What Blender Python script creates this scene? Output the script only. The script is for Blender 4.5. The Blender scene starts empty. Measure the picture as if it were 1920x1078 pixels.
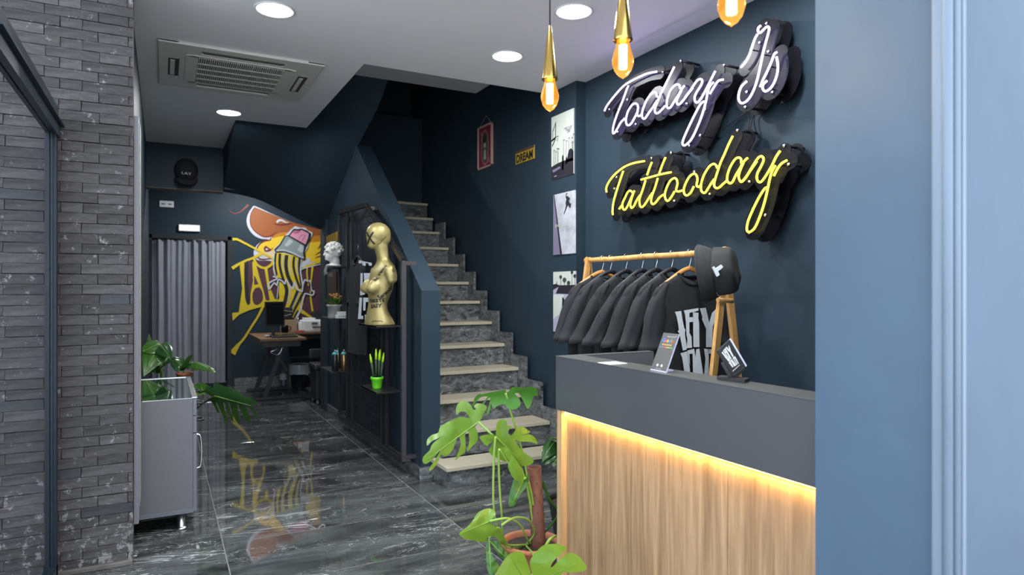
import bpy, bmesh, math, random
import numpy as np
from mathutils import Vector, Matrix, noise
from mathutils.bvhtree import BVHTree
random.seed(7)
C = bpy.context.scene.collection
SC = bpy.context.scene
PI = math.pi
# ------------------------------------------------------------------ camera
F = 1232.3; YAW = 0.49; HY = 541.5; H0 = 1.346
s_, c_ = math.sin(YAW), math.cos(YAW)
cam = bpy.data.cameras.new('camera'); camo = bpy.data.objects.new('camera', cam); C.objects.link(camo)
camo.location = (0, 0, H0); camo.rotation_euler = (PI/2, 0, -YAW)
cam.sensor_width = 36; cam.lens = F/1920*36; cam.shift_y = (HY-539)/1920; cam.clip_start = .02
cam.dof.use_dof = True; cam.dof.focus_distance = 3.3; cam.dof.aperture_fstop = 2.8
SC.camera = camo
# ------------------------------------------------------------------ light, exposure
vs = SC.view_settings
vs.view_transform = 'Standard'; vs.look = 'None'; vs.gamma = 1; vs.use_curve_mapping = False; vs.exposure = 0.38
W = bpy.data.worlds.new('world'); SC.world = W; W.use_nodes = True
bgn = W.node_tree.nodes['Background']; bgn.inputs[0].default_value = (.78, .87, 1.0, 1); bgn.inputs[1].default_value = 2.75
DOWN_W = 19.0       # each ceiling downlight
HC = 2.88           # ceiling height
SUN = bpy.data.lights.new('sun', 'SUN'); SUN.energy = 5; SUN.angle = .02; suno = bpy.data.objects.new('sun', SUN); C.objects.link(suno); suno.rotation_euler = (-math.radians(40), 0, 0)   # high behind the building: lights only the street
def lamp(name, kind, loc, energy, color=(1, 1, 1), size=.1, rot=(0, 0, 0), size_y=None, shape=None, parent=None):
    l = bpy.data.lights.new(name, kind); l.energy = energy; l.color = color
    if kind == 'AREA':
        l.size = size; l.shape = shape or 'SQUARE'
        if size_y: l.shape = 'RECTANGLE'; l.size_y = size_y
    else: l.shadow_soft_size = size
    o = bpy.data.objects.new(name, l); C.objects.link(o); o.location = loc; o.rotation_euler = rot
    if parent: o.parent = parent
    return o
# ------------------------------------------------------------------ geometry helpers
def ray(px, py):
    u = (px-960)/F; return Vector((s_+c_*u, c_-s_*u, -(py-HY)/F))
CO = Vector((0, 0, H0))
def at_X(px, py, X): r = ray(px, py); return CO+r*(X/r.x)
def at_Y(px, py, Y): r = ray(px, py); return CO+r*(Y/r.y)
def at_Z(px, py, Z): r = ray(px, py); return CO+r*((Z-H0)/r.z)
def at_D(px, py, d): return CO+ray(px, py)*d
def V(*a): return Vector(a)
class MB:
    def __init__(s): s.bm = bmesh.new()
    def box(s, x0, x1, y0, y1, z0, z1, bev=0):
        r = bmesh.ops.create_cube(s.bm, size=1)
        M = Matrix.Translation(((x0+x1)/2, (y0+y1)/2, (z0+z1)/2)) @ Matrix.Diagonal((abs(x1-x0), abs(y1-y0), abs(z1-z0), 1))
        bmesh.ops.transform(s.bm, matrix=M, verts=r['verts'])
        if bev:
            es = list({e for v in r['verts'] for e in v.link_edges})
            bmesh.ops.bevel(s.bm, geom=es, offset=bev, segments=2, affect='EDGES', profile=.6)
        return s
    def obox(s, M, sx, sy, sz, bev=0):
        r = bmesh.ops.create_cube(s.bm, size=1)
        bmesh.ops.transform(s.bm, matrix=M @ Matrix.Diagonal((sx, sy, sz, 1)), verts=r['verts'])
        if bev:
            es = list({e for v in r['verts'] for e in v.link_edges})
            bmesh.ops.bevel(s.bm, geom=es, offset=bev, segments=2, affect='EDGES', profile=.6)
        return s
    def bar(s, p, q, w, h=None, bev=0, up=(0, 0, 1)):
        p, q = Vector(p), Vector(q); d = (q-p); L = d.length; z = d.normalized(); u = Vector(up)
        if abs(z.dot(u)) > .98: u = Vector((0, 1, 0))
        x = u.cross(z).normalized(); y = z.cross(x)
        M = Matrix((x, y, z)).transposed().to_4x4(); M.translation = (p+q)/2
        return s.obox(M, w, h or w, L, bev)
    def tube(s, pts, r, n=10, smooth=True, caps=True):
        pts = [Vector(p) for p in pts]; rs = r if isinstance(r, (list, tuple)) else [r]*len(pts)
        rings = []; prev = None
        for i, p in enumerate(pts):
            t = (pts[min(i+1, len(pts)-1)]-pts[max(i-1, 0)]).normalized()
            if prev is None:
                a = Vector((0, 0, 1)) if abs(t.z) < .9 else Vector((1, 0, 0)); x = a.cross(t).normalized()
            else:
                x = (prev-t*prev.dot(t)); x = x.normalized() if x.length > 1e-6 else prev
            prev = x; y = t.cross(x)
            rings.append([s.bm.verts.new(p+(x*math.cos(2*PI*k/n)+y*math.sin(2*PI*k/n))*rs[i]) for k in range(n)])
        for a, b in zip(rings, rings[1:]):
            for k in range(n):
                f = s.bm.faces.new((a[k], a[(k+1) % n], b[(k+1) % n], b[k])); f.smooth = smooth
        if caps: s.bm.faces.new(rings[0][::-1]); s.bm.faces.new(rings[-1])
        return s
    def lathe(s, prof, M=None, n=28, smooth=True, cap=True):
        M = M or Matrix.Identity(4); rings = []
        for r, z in prof: rings.append([s.bm.verts.new(M @ Vector((r*math.cos(2*PI*k/n), r*math.sin(2*PI*k/n), z))) for k in range(n)])
        for a, b in zip(rings, rings[1:]):
            for k in range(n):
                f = s.bm.faces.new((a[k], a[(k+1) % n], b[(k+1) % n], b[k])); f.smooth = smooth
        if cap:
            if prof[0][0] > 1e-5: s.bm.faces.new(rings[0][::-1])
            if prof[-1][0] > 1e-5: s.bm.faces.new(rings[-1])
        return s
    def poly(s, pts, smooth=False):
        f = s.bm.faces.new([s.bm.verts.new(Vector(p)) for p in pts]); f.smooth = smooth; return s
    def prism(s, pts, d):
        d = Vector(d); a = [s.bm.verts.new(Vector(p)) for p in pts]; b = [s.bm.verts.new(Vector(p)+d) for p in pts]; n = len(a)
        s.bm.faces.new(a[::-1]); s.bm.faces.new(b)
        for k in range(n): s.bm.faces.new((a[k], a[(k+1) % n], b[(k+1) % n], b[k]))
        return s
    def grid(s, P, smooth=True):
        vs_ = [[s.bm.verts.new(Vector(p)) for p in row] for row in P]
        for a, b in zip(vs_, vs_[1:]):
            for k in range(len(a)-1):
                f = s.bm.faces.new((a[k], a[k+1], b[k+1], b[k])); f.smooth = smooth
        return s
    def sphere(s, M, u=20, v=12):
        r = bmesh.ops.create_uvsphere(s.bm, u_segments=u, v_segments=v, radius=1); bmesh.ops.transform(s.bm, matrix=M, verts=r['verts'])
        for f in {f for w in r['verts'] for f in w.link_faces}: f.smooth = True
        return s
    def build(s, name, mat, parent=None, kind=None, recalc=True):
        if recalc: bmesh.ops.recalc_face_normals(s.bm, faces=s.bm.faces)
        me = bpy.data.meshes.new(name); s.bm.to_mesh(me); s.bm.free()
        return link(name, me, mat, parent, kind)
def link(name, me, mat, parent=None, kind=None):
    if mat is not None:
        for m in (mat if isinstance(mat, (list, tuple)) else [mat]): me.materials.append(m)
    o = bpy.data.objects.new(name, me); C.objects.link(o)
    if parent is not None:
        o.parent = parent
        if parent.get('_org'): me.transform(Matrix.Translation(-Vector(parent['_org'])))
    if kind: o['kind'] = kind
    return o
def world_off(o):
    v = Vector((0, 0, 0))
    return v
def tag(o, label=None, cat=None, group=None, kind=None):
    if label: o['label'] = label
    if cat: o['category'] = cat
    if group: o['group'] = group
    if kind: o['kind'] = kind
    return o
ROOTS = []
def thing(name, loc, label, cat, group=None):
    """Empty at the thing's base; children are modelled in world space and re-based at the end"""
    o = bpy.data.objects.new(name, None); C.objects.link(o); o['base'] = tuple(loc); ROOTS.append(o)
    o.empty_display_size = .1
    return tag(o, label, cat, group)
def struct(o): o['kind'] = 'structure'; return o
def catmull(P, n=6, closed=False):
    P = [Vector(p) for p in P]; out = []
    m = len(P)
    for i in range(m-1):
        p0, p1, p2, p3 = P[max(i-1, 0)], P[i], P[i+1], P[min(i+2, m-1)]
        for k in range(n):
            t = k/n
            out.append(.5*((2*p1)+(p2-p0)*t+(2*p0-5*p1+4*p2-p3)*t*t+(3*p1-p0-3*p2+p3)*t**3))
    out.append(P[-1]); return out
def text2d(txt, size=1, align='CENTER', shear=0, spacing=1, bold=0):
    cu = bpy.data.curves.new('t', 'FONT'); cu.body = txt; cu.size = size; cu.align_x = align; cu.align_y = 'CENTER'
    cu.shear = shear; cu.space_character = spacing; cu.resolution_u = 3; cu.offset = bold
    o = bpy.data.objects.new('t', cu); C.objects.link(o)
    me = bpy.data.meshes.new_from_object(o)
    vs2 = [v.co.copy() for v in me.vertices]; fs = [list(p.vertices) for p in me.polygons]
    bpy.data.objects.remove(o); bpy.data.meshes.remove(me)
    return vs2, fs
def add_text(mb, txt, size, org, right, up, off=None, fit=None, **k):
    v2, fs = text2d(txt, size, **k)
    org, right, up = Vector(org), Vector(right).normalized(), Vector(up).normalized()
    sx = sy = 1
    if fit:
        w = max(v.x for v in v2)-min(v.x for v in v2); h = max(v.y for v in v2)-min(v.y for v in v2)
        sx, sy = fit[0]/w, fit[1]/h
        cx = (max(v.x for v in v2)+min(v.x for v in v2))/2; cy = (max(v.y for v in v2)+min(v.y for v in v2))/2
    else: cx = cy = 0
    bv = [mb.bm.verts.new(org+right*((v.x-cx)*sx)+up*((v.y-cy)*sy)) for v in v2]
    for f in fs:
        try: mb.bm.faces.new([bv[i] for i in f])
        except ValueError: pass
    return mb
# ------------------------------------------------------------------ materials
def mat(name, col, rough=.5, metal=0, bump=0, bscale=60, var=0, vscale=6, spec=None, emit=None, estr=1, rnd=0, coat=0, alpha=None, trans=0, ior=1.45, sheen=0, stretch=(1, 1, 1), bdist=.002):
    m = bpy.data.materials.new(name); m.use_nodes = True; nt = m.node_tree; N = nt.nodes; L = nt.links
    b = N['Principled BSDF']; b.inputs['Base Color'].default_value = (*col, 1); b.inputs['Roughness'].default_value = rough
    b.inputs['Metallic'].default_value = metal
    if spec is not None: b.inputs['Specular IOR Level'].default_value = spec
    if coat: b.inputs['Coat Weight'].default_value = coat; b.inputs['Coat Roughness'].default_value = .05
    if trans: b.inputs['Transmission Weight'].default_value = trans; b.inputs['IOR'].default_value = ior
    if sheen: b.inputs['Sheen Weight'].default_value = sheen; b.inputs['Sheen Roughness'].default_value = .5
    if emit: b.inputs['Emission Color'].default_value = (*emit, 1); b.inputs['Emission Strength'].default_value = estr
    tc = N.new('ShaderNodeTexCoord'); mp = N.new('ShaderNodeMapping'); mp.inputs['Scale'].default_value = stretch
    L.new(tc.outputs['Object'], mp.inputs[0])
    if bump:
        n = N.new('ShaderNodeTexNoise'); n.inputs['Scale'].default_value = bscale; n.inputs['Detail'].default_value = 4; L.new(mp.outputs[0], n.inputs[0])
        bp = N.new('ShaderNodeBump'); bp.inputs['Strength'].default_value = bump; bp.inputs['Distance'].default_value = bdist
        L.new(n.outputs[0], bp.inputs['Height']); L.new(bp.outputs[0], b.inputs['Normal'])
    if var or rnd:
        n = N.new('ShaderNodeTexNoise'); n.inputs['Scale'].default_value = vscale; n.inputs['Detail'].default_value = 6; n.inputs['Roughness'].default_value = .6; L.new(mp.outputs[0], n.inputs[0])
        hsv = N.new('ShaderNodeHueSaturation'); hsv.inputs['Color'].default_value = (*col, 1)
        mr = N.new('ShaderNodeMapRange'); mr.inputs[1].default_value = .3; mr.inputs[2].default_value = .7; mr.inputs[3].default_value = 1-var; mr.inputs[4].default_value = 1+var
        L.new(n.outputs[0], mr.inputs[0]); last = mr.outputs[0]
        if rnd:
            oi = N.new('ShaderNodeObjectInfo'); m2 = N.new('ShaderNodeMapRange'); m2.inputs[3].default_value = 1-rnd; m2.inputs[4].default_value = 1+rnd
            L.new(oi.outputs['Random'], m2.inputs[0]); mm = N.new('ShaderNodeMath'); mm.operation = 'MULTIPLY'
            L.new(last, mm.inputs[0]); L.new(m2.outputs[0], mm.inputs[1]); last = mm.outputs[0]
        L.new(last, hsv.inputs['Value']); L.new(hsv.outputs[0], b.inputs['Base Color'])
    return m
def marble(name, dark, mid, white, rough, scale=1.0, stretch=(1, 3.0, 3.0), veins=1.0, zrot=.35):
    m = bpy.data.materials.new(name); m.use_nodes = True; nt = m.node_tree; N = nt.nodes; L = nt.links
    b = N['Principled BSDF']; b.inputs['Roughness'].default_value = rough; b.inputs['Specular IOR Level'].default_value = .62
    g = N.new('ShaderNodeNewGeometry'); oi = N.new('ShaderNodeObjectInfo')
    ad = N.new('ShaderNodeVectorMath'); ad.operation = 'ADD'; ml = N.new('ShaderNodeVectorMath'); ml.operation = 'SCALE'
    cmb = N.new('ShaderNodeCombineXYZ'); L.new(oi.outputs['Random'], cmb.inputs[0]); L.new(oi.outputs['Random'], cmb.inputs[1]); L.new(oi.outputs['Random'], cmb.inputs[2])
    ml.inputs['Scale'].default_value = 37; L.new(cmb.outputs[0], ml.inputs[0])
    L.new(g.outputs['Position'], ad.inputs[0]); L.new(ml.outputs[0], ad.inputs[1])
    mp = N.new('ShaderNodeMapping'); mp.inputs['Scale'].default_value = stretch; mp.inputs['Rotation'].default_value = (0, 0, zrot); L.new(ad.outputs[0], mp.inputs[0])
    def nz(sc, det, dist):
        n = N.new('ShaderNodeTexNoise'); n.inputs['Scale'].default_value = sc*scale; n.inputs['Detail'].default_value = det
        n.inputs['Distortion'].default_value = dist; n.inputs['Roughness'].default_value = .62; L.new(mp.outputs[0], n.inputs[0]); return n
    n1 = nz(1.6, 9, 1.2); r1 = N.new('ShaderNodeValToRGB'); e = r1.color_ramp
    e.elements[0].position = .36; e.elements[0].color = (*dark, 1); e.elements[1].position = .72; e.elements[1].color = (*mid, 1); L.new(n1.outputs[0], r1.inputs[0])
    last = r1.outputs[0]
    for sc, wd, st, dd in ((.75, .005, 1.0, .8), (2.0, .009, .5, 1.4), (6, .014, .18, 2.0)):
        n = nz(sc, 5, dd); a = N.new('ShaderNodeMath'); a.operation = 'SUBTRACT'; a.inputs[1].default_value = .5; L.new(n.outputs[0], a.inputs[0])
        ab = N.new('ShaderNodeMath'); ab.operation = 'ABSOLUTE'; L.new(a.outputs[0], ab.inputs[0])
        mr = N.new('ShaderNodeMapRange'); mr.inputs[1].default_value = 0; mr.inputs[2].default_value = wd; mr.inputs[3].default_value = st*veins; mr.inputs[4].default_value = 0; L.new(ab.outputs[0], mr.inputs[0])
        n2 = nz(1.3, 2, 0); m2 = N.new('ShaderNodeMapRange'); m2.inputs[1].default_value = .42; m2.inputs[2].default_value = .62; L.new(n2.outputs[0], m2.inputs[0])
        mu = N.new('ShaderNodeMath'); mu.operation = 'MULTIPLY'; L.new(mr.outputs[0], mu.inputs[0]); L.new(m2.outputs[0], mu.inputs[1])
        mx = N.new('ShaderNodeMixRGB'); mx.inputs[2].default_value = (*white, 1); L.new(mu.outputs[0], mx.inputs[0]); L.new(last, mx.inputs[1]); last = mx.outputs[0]
    L.new(last, b.inputs['Base Color']); return m
def wood(name, c1, c2, rough=.45, scale=1, axis='Z', plank=0, knots=True):
    m = bpy.data.materials.new(name); m.use_nodes = True; nt = m.node_tree; N = nt.nodes; L = nt.links
    b = N['Principled BSDF']; b.inputs['Roughness'].default_value = rough
    tc = N.new('ShaderNodeTexCoord'); mp = N.new('ShaderNodeMapping'); L.new(tc.outputs['Object'], mp.inputs[0])
    st = {'Z': (14, 14, .8), 'Y': (14, .8, 14), 'X': (.8, 14, 14)}[axis]; mp.inputs['Scale'].default_value = [q*scale for q in st]
    n = N.new('ShaderNodeTexNoise'); n.inputs['Scale'].default_value = 1.3; n.inputs['Detail'].default_value = 8; n.inputs['Distortion'].default_value = .8; L.new(mp.outputs[0], n.inputs[0])
    r = N.new('ShaderNodeValToRGB'); r.color_ramp.elements[0].position = .3; r.color_ramp.elements[1].position = .68
    r.color_ramp.elements[0].color = (*c1, 1); r.color_ramp.elements[1].color = (*c2, 1); L.new(n.outputs[0], r.inputs[0])
    n3 = N.new('ShaderNodeTexNoise'); n3.inputs['Scale'].default_value = 6; n3.inputs['Detail'].default_value = 3; L.new(mp.outputs[0], n3.inputs[0])
    mr = N.new('ShaderNodeMapRange'); mr.inputs[1].default_value = .35; mr.inputs[2].default_value = .65; mr.inputs[3].default_value = .82; mr.inputs[4].default_value = 1.1; L.new(n3.outputs[0], mr.inputs[0])
    h = N.new('ShaderNodeHueSaturation'); L.new(r.outputs[0], h.inputs['Color']); L.new(mr.outputs[0], h.inputs['Value']); L.new(h.outputs[0], b.inputs['Base Color'])
    bp = N.new('ShaderNodeBump'); bp.inputs['Strength'].default_value = .15; bp.inputs['Distance'].default_value = .001; L.new(n.outputs[0], bp.inputs['Height']); L.new(bp.outputs[0], b.inputs['Normal'])
    return m
M = {}
M['navy'] = mat('navy_paint', (.019, .034, .048), .55, spec=.22, bump=.12, bscale=45, var=.10, vscale=1.6)
M['navy_daylit'] = mat('navy_paint_daylit', (.052, .092, .142), .55, bump=.25, bscale=9, var=.10, vscale=2.5, bdist=.004)  # same navy paint, lightened so the colour carries daylight on jamb and facade
M['mould'] = mat('pale_moulding', (.15, .20, .26), .45, bump=.2, bscale=30, var=.2, stretch=(1, 1, .1))
M['white'] = mat('ceiling_paint', (.80, .80, .82), .8, bump=.05, bscale=80)
M['beamshade'] = mat('shaded_beam_underside', (.22, .23, .245), .8)  # shade on the beam underside, put into a darker ceiling colour
M['grout'] = mat('floor_grout', (.19, .19, .175), .8)
M['marble'] = marble('dark_marble', (.020, .022, .022), (.105, .113, .11), (.60, .61, .59), .04)
M['riser'] = marble('stair_marble', (.018, .020, .021), (.20, .21, .21), (.55, .57, .57), .35, scale=7, stretch=(1, 1, 2), veins=1.2)
M['tread'] = mat('beige_stone_tread', (.42, .385, .285), .35, var=.06, vscale=5, bump=.05)
M['pave'] = mat('street_pavement', (.50, .49, .47), .8, var=.15, vscale=5, bump=.3, bscale=20)
M['mortar'] = mat('dark_mortar', (.025, .025, .026), .9, bump=.4, bscale=60)
def brickmat():
    m = mat('grey_brick', (.064, .060, .060), .85, spec=.25, bump=1.0, bscale=34, var=.45, vscale=14, rnd=.25, stretch=(.6, .6, 2.2), bdist=.004)
    nt = m.node_tree; N = nt.nodes; L = nt.links; b = N['Principled BSDF']; src = b.inputs['Base Color'].links[0].from_socket
    g = N.new('ShaderNodeNewGeometry'); n = N.new('ShaderNodeTexNoise'); n.inputs['Scale'].default_value = 26; n.inputs['Detail'].default_value = 5; n.inputs['Roughness'].default_value = .7; L.new(g.outputs['Position'], n.inputs[0])
    mr = N.new('ShaderNodeMapRange'); mr.inputs[1].default_value = .625; mr.inputs[2].default_value = .67; mr.inputs[3].default_value = 0; mr.inputs[4].default_value = .6; L.new(n.outputs[0], mr.inputs[0])
    sx = N.new('ShaderNodeSeparateXYZ'); L.new(g.outputs['Position'], sx.inputs[0])   # mortar splashes get denser near the ground
    mz = N.new('ShaderNodeMapRange'); mz.inputs[1].default_value = .55; mz.inputs[2].default_value = .02; mz.inputs[3].default_value = 0; mz.inputs[4].default_value = .09; L.new(sx.outputs[2], mz.inputs[0])
    az = N.new('ShaderNodeMath'); az.operation = 'ADD'; L.new(n.outputs[0], az.inputs[0]); L.new(mz.outputs[0], az.inputs[1]); L.new(az.outputs[0], mr.inputs[0])
    mx = N.new('ShaderNodeMixRGB'); mx.inputs[2].default_value = (.30, .30, .29, 1); L.new(mr.outputs[0], mx.inputs[0]); L.new(src, mx.inputs[1]); L.new(mx.outputs[0], b.inputs['Base Color'])
    return m
M['brick'] = brickmat()
M['brick_blue'] = mat('blue_grey_brick', (.050, .052, .056), .8, spec=.25, bump=.75, bscale=34, var=.3, vscale=10, rnd=.15, stretch=(.6, .6, 2.2), bdist=.004)
M['alu'] = mat('dark_blue_aluminium', (.011, .019, .026), .30, metal=.1, spec=.28)
M['alu_grey'] = mat('grey_metal_panel', (.20, .20, .225), .45, metal=.1)
M['beige'] = mat('aged_beige_seal', (.28, .27, .22), .7, var=.3, vscale=20)
M['glass'] = mat('clear_glass', (1, 1, 1), .02, trans=1, ior=1.02, spec=.3)
M['black'] = mat('matte_black', (.012, .012, .014), .5)
M['blackmetal'] = mat('black_metal', (.016, .016, .018), .38, metal=.2)
M['postmetal'] = mat('dark_bronze_metal', (.055, .05, .055), .4, metal=.2)
M['blackgloss'] = mat('black_acrylic', (.007, .007, .010), .30, spec=.14)
M['chrome'] = mat('chrome', (.7, .7, .72), .18, metal=1)
M['steel'] = mat('brushed_steel', (.55, .55, .56), .3, metal=1)
M['brass'] = mat('polished_brass', (.62, .42, .12), .16, metal=1)
M['counter'] = mat('anthracite_laminate', (.058, .061, .069), .38, var=.02)
M['countertop'] = mat('anthracite_laminate_top', (.080, .083, .080), .33)
M['oak'] = wood('oak_veneer', (.22, .13, .065), (.40, .26, .145), .5, 1.1)
M['oak_light'] = wood('light_oak_edge', (.40, .25, .12), (.55, .37, .20), .5, .8)
M['bamboo'] = wood('bamboo', (.50, .25, .07), (.70, .40, .14), .4, 1.2)
M['hanger'] = wood('varnished_wood', (.42, .19, .05), (.60, .30, .09), .3, 1.5, 'X')
M['deskwood'] = wood('walnut_desk', (.12, .065, .03), (.20, .11, .055), .5, 1, 'Y')
M['tee'] = mat('black_cotton', (.0065, .007, .009), .85, bump=.5, bscale=14, bdist=.006)
M['tee2'] = mat('washed_black_cotton', (.009, .010, .013), .85, bump=.4, bscale=10, bdist=.005)
M['hat'] = mat('charcoal_twill', (.015, .0165, .0165), .85, bump=.6, bscale=50)
M['print'] = mat('white_print', (.62, .68, .72), .7, var=.05, vscale=30)
M['whitep'] = mat('white_plastic', (.72, .73, .72), .4)
M['acwhite'] = mat('off_white_plastic', (.62, .62, .57), .45)
M['acdark'] = mat('dark_air_slot', (.05, .045, .045), .6)
M['gold'] = mat('gold_lacquer', (.36, .30, .12), .45, metal=.4, var=.08, vscale=7, bump=.03)
M['ink'] = mat('black_marker', (.008, .008, .008), .5)
M['plaster'] = mat('white_plaster', (.70, .69, .64), .7, bump=.2, bscale=70)
M['concrete'] = mat('pale_concrete', (.36, .36, .33), .8, var=.15, vscale=20, bump=.3)
M['kerb'] = mat('worn_stone_kerb', (.11, .10, .09), .8, var=.3, vscale=14, bump=.3)
M['terracotta'] = mat('terracotta', (.36, .13, .06), .65, var=.12, vscale=12)
M['soil'] = mat('potting_soil', (.022, .016, .012), .95, bump=1, bscale=90, var=.5, vscale=60)
M['pole'] = mat('brown_moss_pole', (.095, .035, .022), .75, bump=.6, bscale=60, var=.2, vscale=30)
def leafmat(name, col, rough=.32, tr=(.3, .6, .05)):
    m = mat(name, col, rough, var=.22, vscale=7, rnd=.12, spec=.5); nt = m.node_tree; N = nt.nodes; L = nt.links
    b = N['Principled BSDF']; out = [n for n in N if n.type == 'OUTPUT_MATERIAL'][0]
    t = N.new('ShaderNodeBsdfTranslucent'); t.inputs[0].default_value = (*tr, 1); mx = N.new('ShaderNodeMixShader'); mx.inputs[0].default_value = .3
    L.new(b.outputs[0], mx.inputs[1]); L.new(t.outputs[0], mx.inputs[2]); L.new(mx.outputs[0], out.inputs[0]); return m
M['leaf'] = leafmat('monstera_leaf', (.13, .26, .030), tr=(.28, .45, .04))
M['leaf2'] = leafmat('deep_green_leaf', (.045, .15, .022), tr=(.10, .28, .03))
M['leafdark'] = leafmat('dark_glossy_leaf', (.022, .075, .018), .22, tr=(.05, .15, .02))
M['leafmid'] = leafmat('mid_green_leaf', (.05, .15, .02), .3, tr=(.12, .3, .02))
M['stem'] = mat('green_stem', (.20, .34, .06), .45)
M['lime'] = mat('lime_green_plastic', (.14, .62, .02), .4)
M['limetip'] = mat('lime_painted_tip', (.42, .75, .02), .5)
M['snake'] = mat('dark_banded_stalk', (.02, .045, .02), .5, var=.6, vscale=14, stretch=(1, 1, 6))
M['curtain'] = mat('grey_velvet_curtain', (.21, .22, .255), .75, sheen=.3, var=.12, vscale=5, stretch=(3, 3, .5), bump=.2, bscale=40)
M['cab'] = mat('grey_cabinet_side', (.125, .122, .132), .42, var=.02)
M['cabfront'] = mat('slate_cabinet_front', (.13, .14, .16), .4)
M['cabtop'] = mat('dark_glass_top', (.01, .03, .02), .015, spec=1.0, coat=1)
M['cabtop'].node_tree.nodes['Principled BSDF'].inputs['IOR'].default_value = 2.6
M['paper'] = mat('white_paper', (.75, .75, .75), .7)
M['card'] = mat('grey_signboard', (.055, .055, .05), .4)
M['acrylicwhite'] = mat('white_edge', (.65, .65, .85), .4)
M['screen'] = mat('dark_screen', (.012, .012, .014), .2)
M['vase_k'] = mat('black_bottle', (.02, .02, .022), .25)
M['copper'] = mat('copper_bottle', (.50, .30, .14), .25, metal=.85)
M['teal'] = mat('teal_bottle_cap', (.08, .38, .42), .35)
M['binbag'] = mat('clear_bin_bag', (.45, .50, .52), .35)
M['petblue'] = mat('clear_bottle_plastic', (.14, .17, .21), .15, trans=.4)
M['orangefl'] = mat('orange_blossom', (.45, .20, .04), .7)
M['board'] = mat('tan_cardboard', (.36, .25, .15), .8)
def emis(name, col, st):
    m = bpy.data.materials.new(name); m.use_nodes = True; b = m.node_tree.nodes['Principled BSDF']
    b.inputs['Base Color'].default_value = (*[min(1, q) for q in col], 1); b.inputs['Emission Color'].default_value = (*col, 1); b.inputs['Emission Strength'].default_value = st; return m
M['neonw'] = emis('white_neon', (.50, .40, 1.0), 4.4)
M['neony'] = emis('yellow_neon', (1, .87, .05), 1.9)
M['down'] = emis('downlight_diffuser', (1, 1, 1), 14)
M['led'] = emis('warm_led_strip', (1, .62, .12), 9)
M['filament'] = emis('glowing_filament', (1, .78, .42), 20)
M['emlight'] = emis('emergency_light_lens', (1, .98, .94), 1.6)
def flat(name, col, r=.6): return mat(name, col, r)
# bulb glass: thin amber glass
M['amber'] = bpy.data.materials.new('amber_glass'); M['amber'].use_nodes = True
_n = M['amber'].node_tree; _b = _n.nodes['Principled BSDF']; _b.inputs['Base Color'].default_value = (1, .55, .12, 1); _b.inputs['Roughness'].default_value = .02
_b.inputs['Transmission Weight'].default_value = 1; _b.inputs['IOR'].default_value = 1.08; _b.inputs['Emission Color'].default_value = (1, .45, .08, 1); _b.inputs['Emission Strength'].default_value = .35
# ================================================================== SETTING
TX0, TY0 = .287, 3.77
# ---- floor slab and marble tiles
b = MB(); b.box(-2.6, 3.3, .55, 10.6, -.15, -.0012)
floor = struct(b.build('floor', M['grout']))
tm = {}
def tile(x0, x1, y0, y1):
    g = .0024
    k = (round(x1-x0, 3), round(y1-y0, 3))
    if k not in tm:
        b = MB(); b.box(-k[0]/2+g, k[0]/2-g, -k[1]/2+g, k[1]/2-g, -.012, 0, .0008)
        me = bpy.data.meshes.new('tile'); b.bm.to_mesh(me); b.bm.free(); me.materials.append(M['marble']); tm[k] = me
    o = bpy.data.objects.new('tile', tm[k]); C.objects.link(o); o.location = ((x0+x1)/2, (y0+y1)/2, 0); o.parent = floor
xs = [-2.5, -.913, .287, 1.487, 2.687, 3.25]
ys = [TY0+.6*k for k in range(-5, 12)]
for i in range(len(xs)-1):
    for j in range(len(ys)-1): tile(xs[i], xs[i+1], ys[j], min(ys[j+1], 10.55))
b = MB(); b.box(-9, 9, -9, .55, -.12, -.02); gr = struct(b.build('ground', M['pave']))
# ---- ceiling
b = MB(); T = .3
b.box(-.14, 3.1, .8, 4.43, HC, HC+T); b.box(-.3, -.14, 3.8, 7.9, HC, HC+T); b.box(-.14, 1.22, 4.43, 6.45, HC, HC+T); b.box(-.14, .6, 6.45, 7.82, HC, HC+T)
b.box(-.3, 3.3, 7.9, 10.3, HC, HC+T); b.box(.6, 3.3, 7.75, 7.9, HC, HC+T)
ceiling = struct(b.build('ceiling', M['white']))
b = MB(); b.box(1.225, 2.18, 4.435, 4.69, HC+.001, HC+.28); struct(b.build('trim_1', M['beamshade']))
# ---- right wall: neon wall, poster pier, stair wall
b = MB(); b.box(2.78, 3.05, .8, 4.05, 0, HC+.05); b.box(2.695, 3.05, 4.05, 4.44, 0, HC+.05); b.box(2.722, 3.05, 4.44, 7.9, 0, 5.2)
wall_right = struct(b.build('wall_right', M['navy']))
# stairwell upper walls (closing the void)
b = MB(); b.box(1.6, 2.722, 7.36, 7.57, 0, 3.35); b.box(1.6, 2.722, 7.74, 7.9, 2.7, 5.2); b.box(1.6, 2.722, 7.57, 7.74, 3.33, 3.35); b.box(-.14, 1.6, 7.9, 8.0, HC, 5.2)
b.box(.95, 1.22, 4.43, 7.9, HC+.32, 5.2); b.box(1.22, 3.05, 4.30, 4.43, HC+.32, 5.2); b.box(.9, 3.1, 4.2, 8.0, 5.2, 5.3)
struct(b.build('wall_stairwell', M['navy']))
# ---- parapet and under-stair wall (solid, follows the flight)
b = MB()
b.prism([(1.62, 4.40, 0), (1.62, 7.57, 0), (1.62, 7.57, 2.03), (1.62, 6.15, 2.70), (1.62, 4.40, 1.335)], (.143, 0, 0))
b.box(1.585, 1.62, 7.35, 7.57, 0, 2.0)
wall_mid = struct(b.build('wall_middle', M['navy']))
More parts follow.
